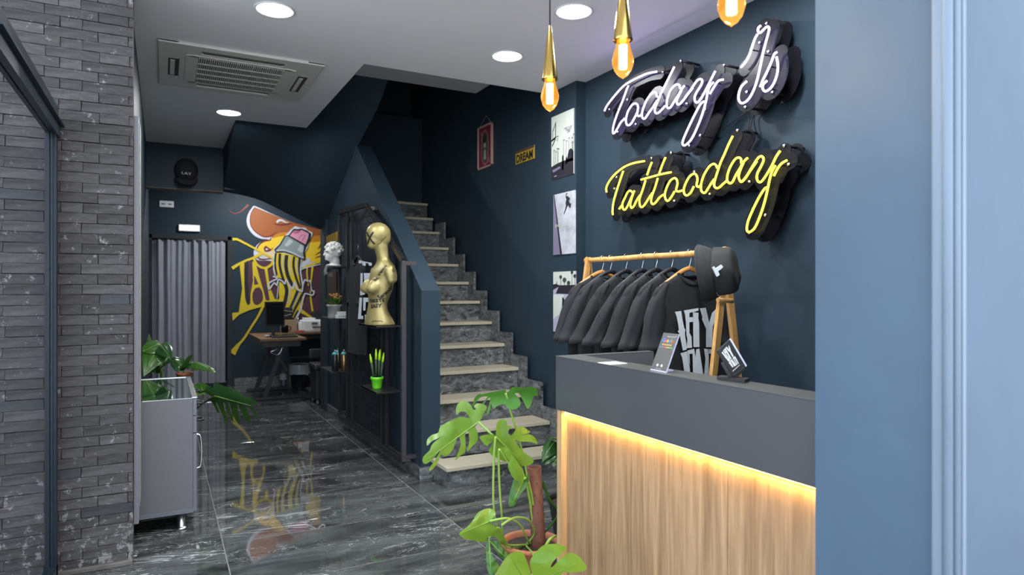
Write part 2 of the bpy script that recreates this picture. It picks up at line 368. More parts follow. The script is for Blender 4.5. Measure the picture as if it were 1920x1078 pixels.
# skirting of this wall, slabs
for i, (y0, y1) in enumerate(((4.385, 4.99), (4.993, 5.59), (5.593, 6.19), (6.193, 6.79), (6.793, 7.57))):
    b = MB(); b.box(1.60, 1.622, y0, y1, 0, .085, .002); o = b.build('skirting_slab', M['riser'], wall_mid)
b = MB(); b.box(1.60, 1.763, 4.378, 4.40, 0, .085, .002); b.build('skirting_slab', M['riser'], wall_mid)
# ---- winding soffit of the upper flight
cols = [[(.6, 7.82, 2.407), (.6, 7.12, 2.66), (.6, 6.45, 2.885), (.6, 5.7, 3.3), (.6, 4.7, 4.1)],
        [(.92, 7.76, 2.345), (.92, 7.10, 2.63), (.92, 6.45, 2.883), (.92, 5.7, 3.3), (.92, 4.7, 4.1)],
        [(1.22, 7.68, 2.20), (1.22, 7.05, 2.54), (1.22, 6.45, 2.88), (1.22, 5.75, 3.3), (1.22, 4.7, 4.1)],
        [(1.45, 7.61, 2.08), (1.43, 6.95, 2.41), (1.43, 6.28, 2.76), (1.52, 5.71, 3.22), (1.52, 4.65, 4.2)],
        [(1.64, 7.56, 2.0), (1.64, 6.86, 2.33), (1.64, 6.15, 2.70), (1.77, 5.67, 3.19), (1.77, 4.6, 4.3)]]
cols = [catmull(cc, 6) for cc in cols]
rows = [catmull([cc[i] for cc in cols], 4) for i in range(len(cols[0]))]
b = MB(); b.grid(rows)
top = [[p+Vector((0, .02, .35)) for p in r] for r in rows]
b.grid(top)
for e in (0, -1): b.grid([[r[e] for r in rows], [r[e] for r in top]])
b.grid([rows[0], top[0]]); b.grid([rows[-1], top[-1]])
soff = struct(b.build('ceiling_soffit', M['navy']))
b = MB(); b.prism([(.595, 7.83, 2.407), (.595, 6.44, 2.89), (.595, 7.83, 2.89)], (.01, 0, 0))
b.box(.6, 1.62, 7.72, 7.9, 2.42, HC)
struct(b.build('trim_2', M['navy']))
# ---- bulkhead beam with brown underside line
b = MB(); b.box(-.14, .6, 7.82, 7.97, 2.41, HC+.02); bh = struct(b.build('trim_3', M['navy']))
b = MB(); b.box(-.14, .6, 7.815, 7.975, 2.402, 2.41); b.build('edge_strip', mat('brown_edge', (.10, .075, .06), .6), bh)
# ---- back wall with door opening
YB = 9.9
DX0, DX1, DZ = -.155, .855, 2.07
b = MB(); b.box(DX1, 3.3, YB, YB+.2, 0, HC+.02); b.box(-.5, DX1, YB, YB+.2, DZ, HC+.02); b.box(-.5, DX0, YB, YB+.2, 0, DZ)
b.box(-.5, 3.3, 10.45, 10.6, 0, HC)
wall_back = struct(b.build('wall_back', M['navy']))
b = MB(); b.box(3.15, 3.3, 7.6, 10.5, 0, HC+.02); struct(b.build('wall_far_right', M['navy']))
x = DX1+.04
while x < 3.1:
    b = MB(); b.box(x, x+.595, YB-.014, YB+.001, 0, .10, .002); b.build('skirting_slab', M['riser'], wall_back); x += .6
dr = thing('door_1', (.35, YB, 0), None, None); del dr['base']; ROOTS.remove(dr); struct(dr)
b = MB(); b.box(DX0, DX0+.045, YB-.02, YB+.12, 0, DZ); b.box(DX1-.045, DX1, YB-.02, YB+.12, 0, DZ); b.box(DX0, DX1, YB-.02, YB+.12, DZ-.05, DZ); b.build('door_frame', M['black'], dr)
# ---- left interior wall, brick pier
b = MB(); b.box(-.35, -.142, 3.80, 10.1, 0, HC+.02); wall_left = struct(b.build('wall_left', M['navy']))
def brick_object(me, loc, parent, m):
    o = bpy.data.objects.new('brick', me); C.objects.link(o); o.location = loc; o.parent = parent
    o.material_slots[0].link = 'OBJECT'; o.material_slots[0].material = m; return o
bm_cache = {}
def brickmesh(w, h, d, var):
    k = (round(w, 3), round(h, 3), round(d, 3), var)
    if k not in bm_cache:
        rr = random.Random(hash(k) % 999); b = MB(); b.box(-w/2, w/2, -d/2, d/2, -h/2, h/2, .0022)
        for v in b.bm.verts:
            q = 1 if v.co.y < 0 else 0
            v.co += Vector((rr.uniform(-.0012, .0012), q*rr.uniform(-.0018, .0018), rr.uniform(-.0012, .0012)))
        me = bpy.data.meshes.new('brick'); b.bm.to_mesh(me); b.bm.free(); me.materials.append(M['brick']); bm_cache[k] = me
    return bm_cache[k]
# brick facade pier, faces the street at Y=3.72
b = MB(); b.box(-1.9, -.128, 3.735, 4.0, -.02, 4.2); wall_outer = struct(b.build('wall_outer', M['mortar']))
CH = .0484; nrow = 86
rowA = [-.122, -.332, -.42, -.636, -.84]; rowB = [-.122, -.1425, -.267, -.481, -.695]
restmb = MB(); rr = random.Random(3); zoff = .012
nb = 0
for i in range(nrow):
    z = zoff+CH*(i+.5); base = rowA if i % 2 else rowB
    sh = rr.uniform(-.006, .006)
    for a, c2 in zip(base, base[1:]):
        x1 = a+(sh if a != -.122 else 0); x0 = c2+sh; w = x1-x0-.002
        if w < .008: continue
        if z < 2.78 and x1 > -.70:
            kx = (round(a, 3), round(c2, 3)); me = brickmesh(round(w, 3), CH-.002, .03, i % 3)
            o = brick_object(me, ((x0+x1)/2, 3.735+rr.uniform(-.0025, .0025), z+rr.uniform(-.0008, .0008)), wall_outer, M['brick_blue'] if rr.random() < .035 else M['brick'])
            o.rotation_euler = (0, rr.uniform(-.003, .003), 0); nb += 1
        else: restmb.box(x0, x1-.003, 3.72, 3.75, z-CH/2+.0017, z+CH/2-.0017)
    x = base[-1]+sh
    while x > -1.85:
        restmb.box(x-.207, x-.003, 3.72+rr.uniform(-.002, .002), 3.75, z-CH/2+.0017, z+CH/2-.0017); x -= .21
print('bricks', nb)
o = restmb.build('brick_courses', M['brick'], wall_outer); o['kind'] = 'stuff'
# mortar stains / base kerb
b = MB(); b.box(-1.9, -.124, 3.70, 3.80, 0, .022, .004); b.build('base_kerb', M['kerb'], wall_outer)
# interior brick pier by the bulkhead
bp = struct((lambda b: b.box(-.24, -.148, 7.62, 7.82, 0, HC))(MB()).build('wall_pier', M['mortar']))
i = 0; z = 0.0
while z < HC-.05:
    for x0, x1 in (((-.24, -.17), (-.168, -.138)) if i % 2 else ((-.24, -.15),)):
        me = brickmesh(round(x1-x0-.003, 3), CH-.004, .03, i % 3)
        brick_object(me, ((x0+x1)/2, 7.615, z+CH/2), bp, M['brick'])
    z += CH; i += 1
# grey metal jamb panel with aged seal
t = thing('trim_4', (-.115, 3.9, 0), None, None); ROOTS.remove(t); del t['base']; struct(t)
b = MB(); b.box(-.122, -.100, 3.78, 3.93, .17, 2.21, .002); b.build('metal_panel', M['alu_grey'], t)
b = MB(); b.box(-.102, -.096, 3.84, 4.02, .24, 2.19, .001); b.build('seal_strip', M['beige'], t)
# ---- jamb on the right, moulding, outer facade
b = MB(); b.box(1.452, 3.1, .803, 1.10, -.02, 3.6); jamb = struct(b.build('wall_front', M['navy_daylit']))
b = MB()
b.box(1.425, 1.46, .775, .803, -.02, 3.6, .004); b.tube([(1.428, .772, -.02), (1.428, .772, 3.6)], .010, 12); b.tube([(1.447, .765, -.02), (1.447, .765, 3.6)], .008, 12)
b.box(1.458, 1.472, .758, .80, -.02, 3.6, .003)
struct(b.build('trim_5', M['mould']))
b = MB(); b.box(1.472, 4.0, .772, .803, -.02, 3.6); struct(b.build('wall_facade', M['navy_daylit']))

# ================================================================== STAIRCASE
Y1, P_, Z1, R_ = 4.097, .254, .14, .182
st = thing('staircase', (2.2, 4.1, 0), 'straight marble staircase with beige stone treads rising along the dark right wall', 'staircase')
for n in range(1, 13):
    y = Y1+P_*(n-1); z = Z1+R_*(n-1); xl = 1.69 if n == 1 else 1.755
    if n < 12:
        b = MB(); b.box(xl, 2.655, y, y+P_+.02 if n > 1 else 4.40, z-.026, z, .003)
        if n == 1: b.box(1.76, 2.655, 4.35, 4.42, z-.026, z)
        b.build('tread', M['tread'], st)
        b = MB(); b.box(xl+.02 if n == 1 else xl, 2.655, y+.024, y+.045, 0 if n == 1 else z-R_, z-.026); b.build('riser', M['riser'], st)
    else:
        for k, (ya, yb) in enumerate(((6.93, 7.05), (7.1, 7.34))):
            zz = z+R_*k
            b = MB(); b.prism([(1.755, 6.93+.05*k, zz-.026), (2.70, ya+.02, zz-.026), (2.70, 7.36, zz-.026), (1.755, 7.36, zz-.026)], (0, 0, .026)); b.build('tread', M['tread'], st)
            b = MB(); b.prism([(1.755, 6.95+.05*k, zz-R_), (2.70, ya+.04, zz-R_), (2.70, ya+.06, zz-R_), (1.755, 6.97+.05*k, zz-R_)], (0, 0, R_-.026)); b.build('riser', M['riser'], st)
b = MB(); b.box(1.708, 1.73, 4.12, 4.378, 0, Z1-.026); b.build('side_panel', M['riser'], st)
b = MB()  # concrete body of the flight
pts = [(1.77, 4.15, 0)]
for n in range(1, 12):
    y = Y1+P_*(n-1)+.045; z = Z1+R_*(n-1)-.03; pts += [(1.77, y, pts[-1][2]), (1.77, y, z)]
pts += [(1.77, 7.3, pts[-1][2]), (1.77, 7.3, 0)]
b.prism(pts, (.88, 0, 0)); b.build('stair_core', M['mortar'], st)
for n in range(1, 12):   # stepped skirting slabs on the wall
    y = Y1+P_*(n-1); z = Z1+R_*(n-1); q = .11
    b = MB(); b.prism([(2.657, y-q, z-R_-.0), (2.657, y-q, z+.098), (2.657, y+P_-q-.003, z+.098), (2.657, y+P_-q-.003, z-.02), (2.657, y+.04, z-.02), (2.657, y+.04, z-R_)], (.022, 0, 0)); b.build('skirting_slab', M['riser'], st)

# ================================================================== DOWNLIGHTS
dl = [((515, 18), 'round white downlight nearest the top left of the ceiling'), ((1076, 21), 'round white downlight between the first two hanging bulbs'),
      ((951, 105), 'round white downlight left of the far hanging bulb'), ((429, 211), 'small far downlight below the ceiling air conditioner')]
dlp = []
for k, ((px, py), lab) in enumerate(dl):
    p = at_Z(px, py, HC); dlp.append(p)
    t = thing('downlight', (p.x, p.y, HC), lab, 'ceiling light', 'recessed ceiling downlights')
    Mx = Matrix.Translation((p.x, p.y, HC))
    b = MB(); b.lathe([(.094, 0), (.104, 0), (.110, -.004), (.104, -.007), (.094, -.005), (.094, 0)], Mx, 40, cap=False); b.build('trim_ring', M['whitep'], t)
    b = MB(); b.lathe([(.0001, -.002), (.093, -.002), (.093, -.0005)], Mx, 40); b.build('diffuser', M['down'], t)
    lamp('downlight_lamp', 'AREA', (0, 0, -.012), DOWN_W, (.95, .97, 1), .18, shape='DISK', parent=t)
# off-frame downlights of the same grid, over counter and entrance
for k, (x, y) in enumerate(((2.25, 1.9), (.9, 2.0))):
    t = thing('downlight', (x, y, HC), ('round white downlight over the counter, out of the top of the frame', 'round white downlight near the entrance, out of the top of the frame')[k], 'ceiling light', 'recessed ceiling downlights')
    Mx = Matrix.Translation((x, y, HC))
    b = MB(); b.lathe([(.094, 0), (.104, 0), (.110, -.004), (.104, -.007), (.094, -.005), (.094, 0)], Mx, 40, cap=False); b.build('trim_ring', M['whitep'], t)
    b = MB(); b.lathe([(.0001, -.002), (.093, -.002), (.093, -.0005)], Mx, 40); b.build('diffuser', M['down'], t)
    lamp('downlight_lamp', 'AREA', (0, 0, -.012), DOWN_W, (.95, .97, 1), .18, shape='DISK', parent=t)
# a back-room ceiling light (behind bulkhead)
t = thing('downlight', (1.1, 9.0, HC), 'round downlight in the back room, hidden behind the bulkhead', 'ceiling light', 'recessed ceiling downlights')
b = MB(); b.lathe([(.0001, -.002), (.093, -.002), (.093, -.0005)], Matrix.Translation((1.1, 9.0, HC)), 30); b.build('diffuser', M['down'], t)
lamp('downlight_lamp', 'AREA', (0, 0, -.012), DOWN_W*1.6, (.95, .97, 1), .18, shape='DISK', parent=t)

# ================================================================== AIR CONDITIONER
t = thing('air_conditioner', (.475, 5.03, HC), 'white ceiling cassette air conditioner with slatted grille, left side of the ceiling', 'air conditioner')
ax0, ax1, ay0, ay1 = -.02, .985, 4.545, 5.53
b = MB()
b.box(ax0, ax1, ay0, ay0+.09, HC-.022, HC, .008); b.box(ax0, ax1, ay1-.09, ay1, HC-.022, HC, .008)
b.box(ax0, ax0+.12, ay0, ay1, HC-.0219, HC, .008); b.box(ax1-.12, ax1, ay0, ay1, HC-.0219, HC, .008)
b.box(ax0+.1, ax1-.1, ay0+.15, ay1-.15, HC-.020, HC, .002); b.box(ax0+.1, ax0+.25, ay0+.05, ay0+.2, HC-.021, HC)
b.box(ax1-.25, ax1-.1, ay0+.05, ay0+.2, HC-.021, HC); b.box(ax0+.1, ax0+.25, ay1-.2, ay1-.05, HC-.021, HC); b.box(ax1-.25, ax1-.1, ay1-.2, ay1-.05, HC-.021, HC)
b.build('cover_panel', M['acwhite'], t)
b = MB(); b.box(ax0+.25, ax1-.25, ay0+.085, ay0+.155, HC-.010, HC-.004); b.box(ax0+.25, ax1-.25, ay1-.155, ay1-.085, HC-.010, HC-.004)
b.box(ax0+.06, ax0+.125, ay0+.30, ay1-.30, HC-.0235, HC-.018); b.box(ax1-.125, ax1-.06, ay0+.30, ay1-.30, HC-.0235, HC-.018)
b.build('air_slot', M['acdark'], t)
for k in range(3):
    b = MB(); y = ay0+.098+.02*k; b.box(ax0+.26, ax1-.26, y, y+.004, HC-.018, HC-.010); b.build('louvre', mat('louvre_brown', (.12, .11, .10), .5) if k == 0 else bpy.data.materials['louvre_brown'], t)
for x in (ax0+.075, ax1-.11):
    b = MB(); b.bar((x+.01, ay0+.33, HC-.024), (x+.01, ay1-.33, HC-.026), .028, .006, .002); b.build('flap', M['acwhite'], t)
gx0, gx1, gy0, gy1 = ax0+.235, ax1-.235, ay0+.205, ay1-.205
b = MB(); b.box(gx0, gx1, gy0, gy1, HC-.0225, HC-.0195); b.build('grille_backing', M['acdark'], t)
b = MB(); b.box(gx0-.075, gx0, gy0-.02, gy1+.02, HC-.026, HC-.0195, .002); b.box(gx1, gx1+.075, gy0-.02, gy1+.02, HC-.026, HC-.0195, .002)
b.box(gx0-.05, gx1+.05, gy0-.03, gy0, HC-.026, HC-.0195, .002); b.box(gx0-.05, gx1+.05, gy1, gy1+.03, HC-.026, HC-.0195, .002)
b.build('grille_frame', M['acwhite'], t)
for k in range(42):
    x = gx0+(gx1-gx0)*(k+.5)/42; b = MB(); b.box(x-.0028, x+.0028, gy0, gy1, HC-.030, HC-.022); b.build('grille_slat', M['acwhite'], t)
for k in range(1, 5):
    y = gy0+(gy1-gy0)*k/5; b = MB(); b.box(gx0, gx1, y-.004, y+.004, HC-.032, HC-.024); b.build('grille_rib', M['acwhite'], t)
b = MB(); b.sphere(Matrix.Translation((.32, ay0+.185, HC-.024)) @ Matrix.Diagonal((.006, .006, .003, 1)), 10, 6); b.build('indicator_lamp', emis('orange_indicator', (1, .2, .05), 1.5), t)

# ================================================================== PENDANTS
labs = ['far brass cone pendant with glowing amber filament bulb, leftmost of three', 'middle brass cone pendant with glowing amber filament bulb, over the white neon word',
        'nearest hanging amber filament bulb at the top edge of the picture']
for k, (px, py, X) in enumerate(((1031, 210, 1.19), (1168, 148, 1.19), (1371.5, 50, 1.18))):
    p = at_X(px, py, X); t = thing('pendant_lamp', (p.x, p.y, HC), labs[k], 'pendant lamp', 'brass cone pendant lamps')
    zt = p.z; Mx = Matrix.Translation((p.x, p.y, zt))
    b = MB(); b.tube([(p.x, p.y, zt+.27), (p.x, p.y, HC-.005)], .0028, 8); b.build('cord', M['black'], t)
    b = MB(); b.lathe([(.045, HC-zt-.022), (.05, HC-zt-.018), (.05, HC-zt)], Mx, 24); b.build('ceiling_rose', M['brass'], t)
    b = MB(); b.lathe([(.0032, .30), (.006, .296), (.0275, .118), (.0285, .112), (.0255, .110), (.020, .112), (.004, .285)], Mx, 32, cap=False); b.build('cone_shade', M['brass'], t)
    g = MB(); g.lathe([(.0003, 0), (.004, .003), (.014, .010), (.0245, .024), (.031, .044), (.0315, .056), (.027, .075), (.021, .094), (.018, .108), (.017, .118)], Mx, 28, cap=False); bulb = g.build('bulb', M['amber'], t)
    f = MB()
    for j in range(8):
        a = 2*PI*j/8; f.tube([(p.x+.009*math.cos(a), p.y+.009*math.sin(a), zt+.030), (p.x+.009*math.cos(a+.35), p.y+.009*math.sin(a+.35), zt+.098)], .0022, 6)
    f.build('filament', M['filament'], bulb)
    lamp('bulb_light', 'POINT', (0, 0, zt-.06-HC+.0), 1.2, (1, .62, .28), .02, parent=t)

# ================================================================== NEON SIGNS
def cr(crop, pts):
    x0, y0, sc = crop; return [(x0+x/sc, y0+y/sc) for x, y in pts]
c1 = (1120, 100, 6.34); c2_ = (1240, 110, 5.99); c3 = (1360, 20, 5.13); c4 = (1120, 270, 7.19); c5 = (1280, 230, 7.186); c6 = (1380, 250, 5.136)
today = [cr(c1, [(85, 685), (110, 630), (160, 560), (230, 475), (310, 390), (400, 330), (500, 280), (600, 238), (705, 218)]),
 cr(c1, [(370, 385), (345, 440), (310, 540), (260, 660), (215, 780), (188, 880), (185, 945), (205, 945), (240, 890), (280, 820), (325, 775)]),
 cr(c1, [(530, 725), (500, 745), (475, 735), (478, 690), (485, 640), (470, 602), (435, 598), (400, 630), (360, 700), (340, 790), (350, 845), (375, 855), (405, 830), (440, 770), (475, 700)]),
 cr(c1, [(712, 520), (700, 480), (690, 462), (655, 470), (610, 520), (570, 590), (535, 690), (530, 745), (545, 775), (570, 770), (610, 710), (660, 640), (710, 560)]),
 cr(c1, [(915, 160), (870, 250), (810, 370), (750, 490), (710, 590), (685, 660), (690, 705), (720, 710), (765, 670), (805, 625)]),
 cr(c1, [(985, 420), (975, 380), (940, 370), (900, 400), (860, 460), (830, 550), (825, 620), (840, 650), (870, 640), (910, 580), (960, 500), (1000, 430), (1035, 385)]),
 cr(c1, [(1000, 440), (970, 500), (945, 560), (950, 600), (975, 605), (1020, 560), (1080, 480), (1135, 410)]),
 cr(c2_, [(270, 430), (330, 350), (390, 260), (430, 230), (460, 245), (445, 300), (400, 370), (375, 430), (380, 480), (410, 490), (450, 440), (500, 350), (550, 250), (605, 140)]),
 cr(c2_, [(585, 265), (545, 310), (520, 380), (505, 460), (480, 560), (440, 680), (390, 800), (340, 900), (280, 965), (245, 970), (240, 930), (270, 850), (330, 720), (390, 600), (440, 510), (480, 480)]),
 cr(c2_, [(545, 395), (590, 320), (640, 250), (695, 235)])]
is_ = [cr(c3, [(150, 545), (190, 500), (230, 430), (260, 340), (285, 270), (310, 225)]),
 cr(c3, [(340, 145), (318, 165), (315, 198), (335, 213), (370, 180), (400, 155), (420, 165), (415, 210), (390, 300), (360, 420), (335, 540), (305, 670), (265, 780), (215, 860), (160, 890), (130, 860), (130, 800), (155, 730), (205, 680)]),
 cr(c3, [(335, 735), (360, 670), (400, 590), (440, 500), (470, 420), (495, 400)]),
 cr(c3, [(492, 445), (505, 520), (500, 600), (470, 690), (430, 750), (385, 775), (360, 750), (365, 710), (400, 675)])]
tatt = [cr(c4, [(125, 650), (120, 600), (145, 530), (200, 450), (280, 370), (380, 300), (500, 255), (635, 230)]),
 cr(c4, [(350, 365), (320, 450), (280, 570), (240, 700), (215, 800), (205, 900), (210, 955)]),
 cr(c4, [(295, 875), (340, 815)]),
 cr(c4, [(480, 660), (445, 630), (410, 650), (370, 730), (340, 800), (345, 870), (375, 885), (410, 830), (450, 740), (500, 630)]),
 cr(c4, [(490, 650), (455, 760), (445, 820), (460, 860), (490, 840), (530, 760), (575, 690)]),
 cr(c4, [(735, 245), (705, 320), (670, 420)]), cr(c4, [(650, 490), (610, 620), (570, 740), (575, 830), (605, 850), (650, 800), (700, 720), (740, 660)]),
 cr(c4, [(920, 180), (880, 270), (840, 380), (835, 400)]), cr(c4, [(815, 460), (780, 580), (740, 690), (725, 770), (745, 810), (780, 795), (840, 720), (895, 680)]),
 cr(c4, [(590, 480), (720, 445), (850, 410), (995, 380)]),
 cr(c4, [(1145, 625), (1095, 640), (1062, 622), (1080, 540), (1070, 480), (1035, 460), (980, 500), (930, 600), (910, 690), (925, 750), (955, 765), (1000, 710), (1040, 640)]),
 cr(c5, [(240, 845), (215, 865), (187, 845), (200, 760), (180, 700), (145, 690), (90, 730), (40, 820), (15, 900), (25, 960), (60, 980), (110, 940), (150, 860)]),
 cr(c5, [(465, 610), (450, 575), (415, 555), (360, 590), (300, 680), (260, 780), (245, 870), (260, 930), (300, 945), (340, 890), (390, 810), (425, 760)]),
 cr(c5, [(675, 180), (620, 290), (560, 430), (510, 540), (470, 660), (430, 790), (425, 850), (450, 880), (490, 875), (540, 830), (590, 785)]),
 cr(c5, [(790, 550), (785, 490), (750, 470), (700, 500), (640, 600), (605, 700), (600, 780), (630, 815), (670, 800), (720, 700), (770, 620), (820, 530), (875, 475)]),
 cr(c5, [(820, 540), (780, 630), (755, 720), (770, 780), (800, 795), (850, 740), (910, 650), (1000, 520)]),
 cr(c6, [(60, 465), (110, 400), (170, 300), (220, 230), (255, 225), (265, 260), (240, 320), (205, 390), (205, 450), (235, 470), (280, 420), (340, 320), (390, 220), (425, 170)]),
 cr(c6, [(380, 310), (350, 360), (325, 440), (300, 560), (270, 680), (230, 800), (180, 910), (130, 950), (105, 930), (115, 850), (160, 740), (220, 620), (270, 540), (295, 520)]),
 cr(c6, [(365, 410), (400, 340), (440, 290), (490, 260)])]
XT, XF, XR = 2.615, 2.645, 2.725
def sdf_plate(paths, r, X, thick, step=.006, spec=None):
    """flat plate in plane X, outline = everything nearer than r to the tube paths"""
    pts = np.array([(p.y, p.z) for path in paths for p in path])
    lo = pts.min(0)-r-.02; hi = pts.max(0)+r+.02
    ny, nz = int((hi[0]-lo[0])/step)+2, int((hi[1]-lo[1])/step)+2
    gy = lo[0]+np.arange(ny)*step; gz = lo[1]+np.arange(nz)*step
    Yg, Zg = np.meshgrid(gy, gz, indexing='ij'); D = np.full(Yg.shape, 9.)
    for q in pts: D = np.minimum(D, (Yg-q[0])**2+(Zg-q[1])**2)
    D = np.sqrt(D)-r
    bm = bmesh.new(); vc = {}
    def vert(y, z):
        k = (round(y, 5), round(z, 5))
        if k not in vc: vc[k] = bm.verts.new((X, y, z))
        return vc[k]
    for i in range(ny-1):
        for j in range(nz-1):
            cs = [(i, j), (i+1, j), (i+1, j+1), (i, j+1)]; ds = [D[a] for a in cs]
            if min(ds) > 0: continue
            P = []
            for k in range(4):
                a, b2 = cs[k], cs[(k+1) % 4]; da, db = ds[k], ds[(k+1) % 4]
                if da <= 0: P.append((gy[a[0]], gz[a[1]]))
                if (da <= 0) != (db <= 0):
                    tt = da/(da-db); P.append((gy[a[0]]+(gy[b2[0]]-gy[a[0]])*tt, gz[a[1]]+(gz[b2[1]]-gz[a[1]])*tt))
            vv = []
            for q in P:
                w = vert(*q)
                if w not in vv: vv.append(w)
            if len(vv) >= 3:
                try: bm.faces.new(vv)
                except ValueError: pass
    me = bpy.data.meshes.new('plate'); bm.to_mesh(me); bm.free(); return me
def neon(name, words, m, label, bolts, rt=.0058, rf=.040, rb=.047):
    paths = [[at_X(x, y, XT) for x, y in catmull([Vector((a, b, 0)) for a, b in w], 5) for x, y in [(x, y)]] if False else [at_X(v.x, v.y, XT) for v in catmull([Vector((a, b, 0)) for a, b in w], 5)] for w in words]
    mid = paths[0][0]
    t = thing(name, (2.78, mid.y, 2.0), label, 'neon sign')
    for pth in paths: b = MB(); b.tube(pth, rt, 8); b.build('neon_tube', m, t)
    for nm, r, X in (('front_plate', rf, XF), ('rear_plate', rb, XR)):
        me = sdf_plate(paths, r, X, .004, step=.005); o = link(nm, me, M['blackgloss'], t)
        md = o.modifiers.new('thick', 'SOLIDIFY'); md.thickness = .005; md.offset = 0
    allp = [p for q in paths for p in q]
    # standoff spacers with chrome caps
    for (px, py) in bolts:
        p = at_X(px, py, XF); 
        b = MB(); b.tube([(XF-.004, p.y, p.z), (2.782, p.y, p.z)], .007, 10); b.build('spacer', M['blackmetal'], t)
        b = MB(); b.sphere(Matrix.Translation((XF-.006, p.y, p.z)) @ Matrix.Diagonal((.006, .009, .009, 1)), 12, 8); b.build('bolt_cap', M['chrome'], t)
    # tube clips
    for q in paths:
        p = q[len(q)//2]; b = MB(); b.tube([(XT+.004, p.y, p.z), (XF, p.y, p.z)], .0035, 6); b.build('tube_clip', M['blackmetal'], t)
    return t, paths
bt = cr(c1, [(785, 225), (1000, 92), (365, 550), (150, 668), (250, 935), (465, 845), (1072, 600)])+cr(c2_, [(712, 72), (500, 570), (445, 862), (322, 978)])
t1, pth1 = neon('neon_sign', today, M['neonw'], 'glowing white script neon reading Today, on layered black backing', bt)
t2, pth2 = neon('neon_sign', is_, M['neonw'], 'glowing white script neon reading Is, at the upper right', cr(c3, [(402, 122), (335, 310), (420, 395), (212, 782), (460, 788), (198, 930)]))
t3, pth3 = neon('neon_sign', tatt, M['neony'], 'glowing yellow script neon reading Tattooday, lower sign', cr(c4, [(738, 190), (1003, 118), (268, 448), (237, 603), (1048, 770)])+cr(c5, [(748, 105), (165, 665), (375, 965), (910, 797)])+cr(c6, [(470, 120), (515, 300), (290, 788), (135, 962)]))
b = MB(); b.tube(catmull([at_X(1462, 172, 2.70), at_X(1425, 192, 2.745), at_X(1375, 228, 2.75), at_X(1338, 256, 2.75), at_X(1312, 274, 2.74)], 6), .0035, 7)
b.tube(catmull([at_X(1415, 205, 2.75), at_X(1411, 222, 2.755), at_X(1405, 245, 2.73)], 5), .003, 7); b.tube(catmull([at_X(1402, 205, 2.75), at_X(1405, 225, 2.76), at_X(1402, 245, 2.74)], 5), .003, 7)
tag(b.build('power_cable', M['black']), 'thin black cable running between the white and yellow neon signs', 'cable')

# ================================================================== POSTERS ON THE PIER
XP = 2.695
def poster(name, corners, label, cat='poster', thick=.008):
    """corners: px TL, TR, BL, BR on plane XP; returns root and a mapper (u right, v down)"""
    ys = sorted([at_X(corners[0][0], 300, XP).y, at_X(corners[1][0], 300, XP).y]); 
    yl, yr = ys[1], ys[0]
    zt = (at_X(*corners[0], XP).z+at_X(*corners[1], XP).z)/2; zb = (at_X(*corners[2], XP).z+at_X(*corners[3], XP).z)/2
    t = thing(name, (XP, (yl+yr)/2, zb), label, cat, 'black and white photo prints beside the staircase')
    def mp(u, v, l=1): return (XP-thick-.0006*l, yl+(yr-yl)*u, zt+(zb-zt)*v)
    return t, mp, (yl, yr, zt, zb)
pb = {'sky': flat('print_pale_sky', (.50, .53, .47)), 'ink': flat('print_black', (.012, .010, .018)), 'viol': flat('print_violet_grey', (.16, .14, .21)), 'mid': flat('print_lilac', (.36, .33, .43)),
      'cloud': mat('print_clouds', (.40, .41, .44), .6, var=.35, vscale=7)}
def panel(t, mp, name, pts, m, l): 
    b = MB(); b.poly([mp(u, v, l) for u, v in pts]); return b.build(name, m, t)
def base_sheet(t, box, m, thick=.008):
    yl, yr, zt, zb = box; b = MB(); b.box(XP-thick, XP, yr, yl, zb, zt); return b.build('print_sheet', m, t)
t, mp, bx_ = poster('poster', ((1035.5, 221.5), (1077, 202), (1039, 336), (1077, 325)), 'top photo print with basketball hoop and palm trees at dusk')
base_sheet(t, bx_, pb['sky'])
ink = MB()
def pl(b, mp, pts, l=2): b.poly([mp(u, v, l) for u, v in pts])
pl(ink, mp, [(0, .80), (.25, .775), (.5, .76), (.75, .755), (1, .76), (1, 1), (0, 1)])
pl(ink, mp, [(.80, .62), (.9, .60), (1, .66), (1, .80), (.72, .80), (.76, .68)]); pl(ink, mp, [(.50, .68), (.54, .66), (.57, .70), (.57, .9), (.50, .9)])
pl(ink, mp, [(.66, .74), (.70, .70), (.74, .74), (.74, .82), (.66, .82)])
pl(ink, mp, [(.19, .10), (.22, .10), (.22, .36), (.19, .36)]); pl(ink, mp, [(.06, .22), (.20, .11), (.20, .13), (.08, .24), (.08, .36), (.2, .33), (.2, .36), (.06, .39)])
pl(ink, mp, [(0, .365), (.2, .335), (.2, .365), (0, .395)]); pl(ink, mp, [(.03, .46), (.18, .36), (.2, .38), (.05, .48)])
for x, y in ((.12, .55), (.28, .54), (.33, .55), (.20, .58), (.57, .44), (.69, .47), (.80, .44), (.92, .45), (.98, .40), (.96, .52)):
    pl(ink, mp, [(x-.006, y), (x+.006, y), (x+.008, .80), (x-.008, .80)])
    for a in range(7):
        th = PI*(a/6); pl(ink, mp, [(x, y-.005), (x+.065*math.cos(th), y-.022*math.sin(th)+.012), (x+.05*math.cos(th+.25), y-.02*math.sin(th+.25)+.004)], 2+a*.1)
for i, (tx, y) in enumerate((('STREET COURT', .265), ('FREEDOM', .30), ('LIFE', .33))): add_text(ink, tx, .03, mp(.80 if i else .77, y, 2), (0, -1, 0), (0, 0, 1), fit=((.17, .012), (.10, .012), (.05, .012))[i] if False else ((bx_[0]-bx_[1])*(.36, .24, .12)[i], .013))
for y, x in ((.37, .24), (.40, .27)): pl(ink, mp, [(.22, .335), (.34, .335), (.34, .345), (.22, .345)], 2)
pl(ink, mp, [(.24, .35), (.25, .35), (.28, .42), (.27, .42)]); pl(ink, mp, [(.33, .35), (.32, .35), (.29, .42), (.30, .42)])
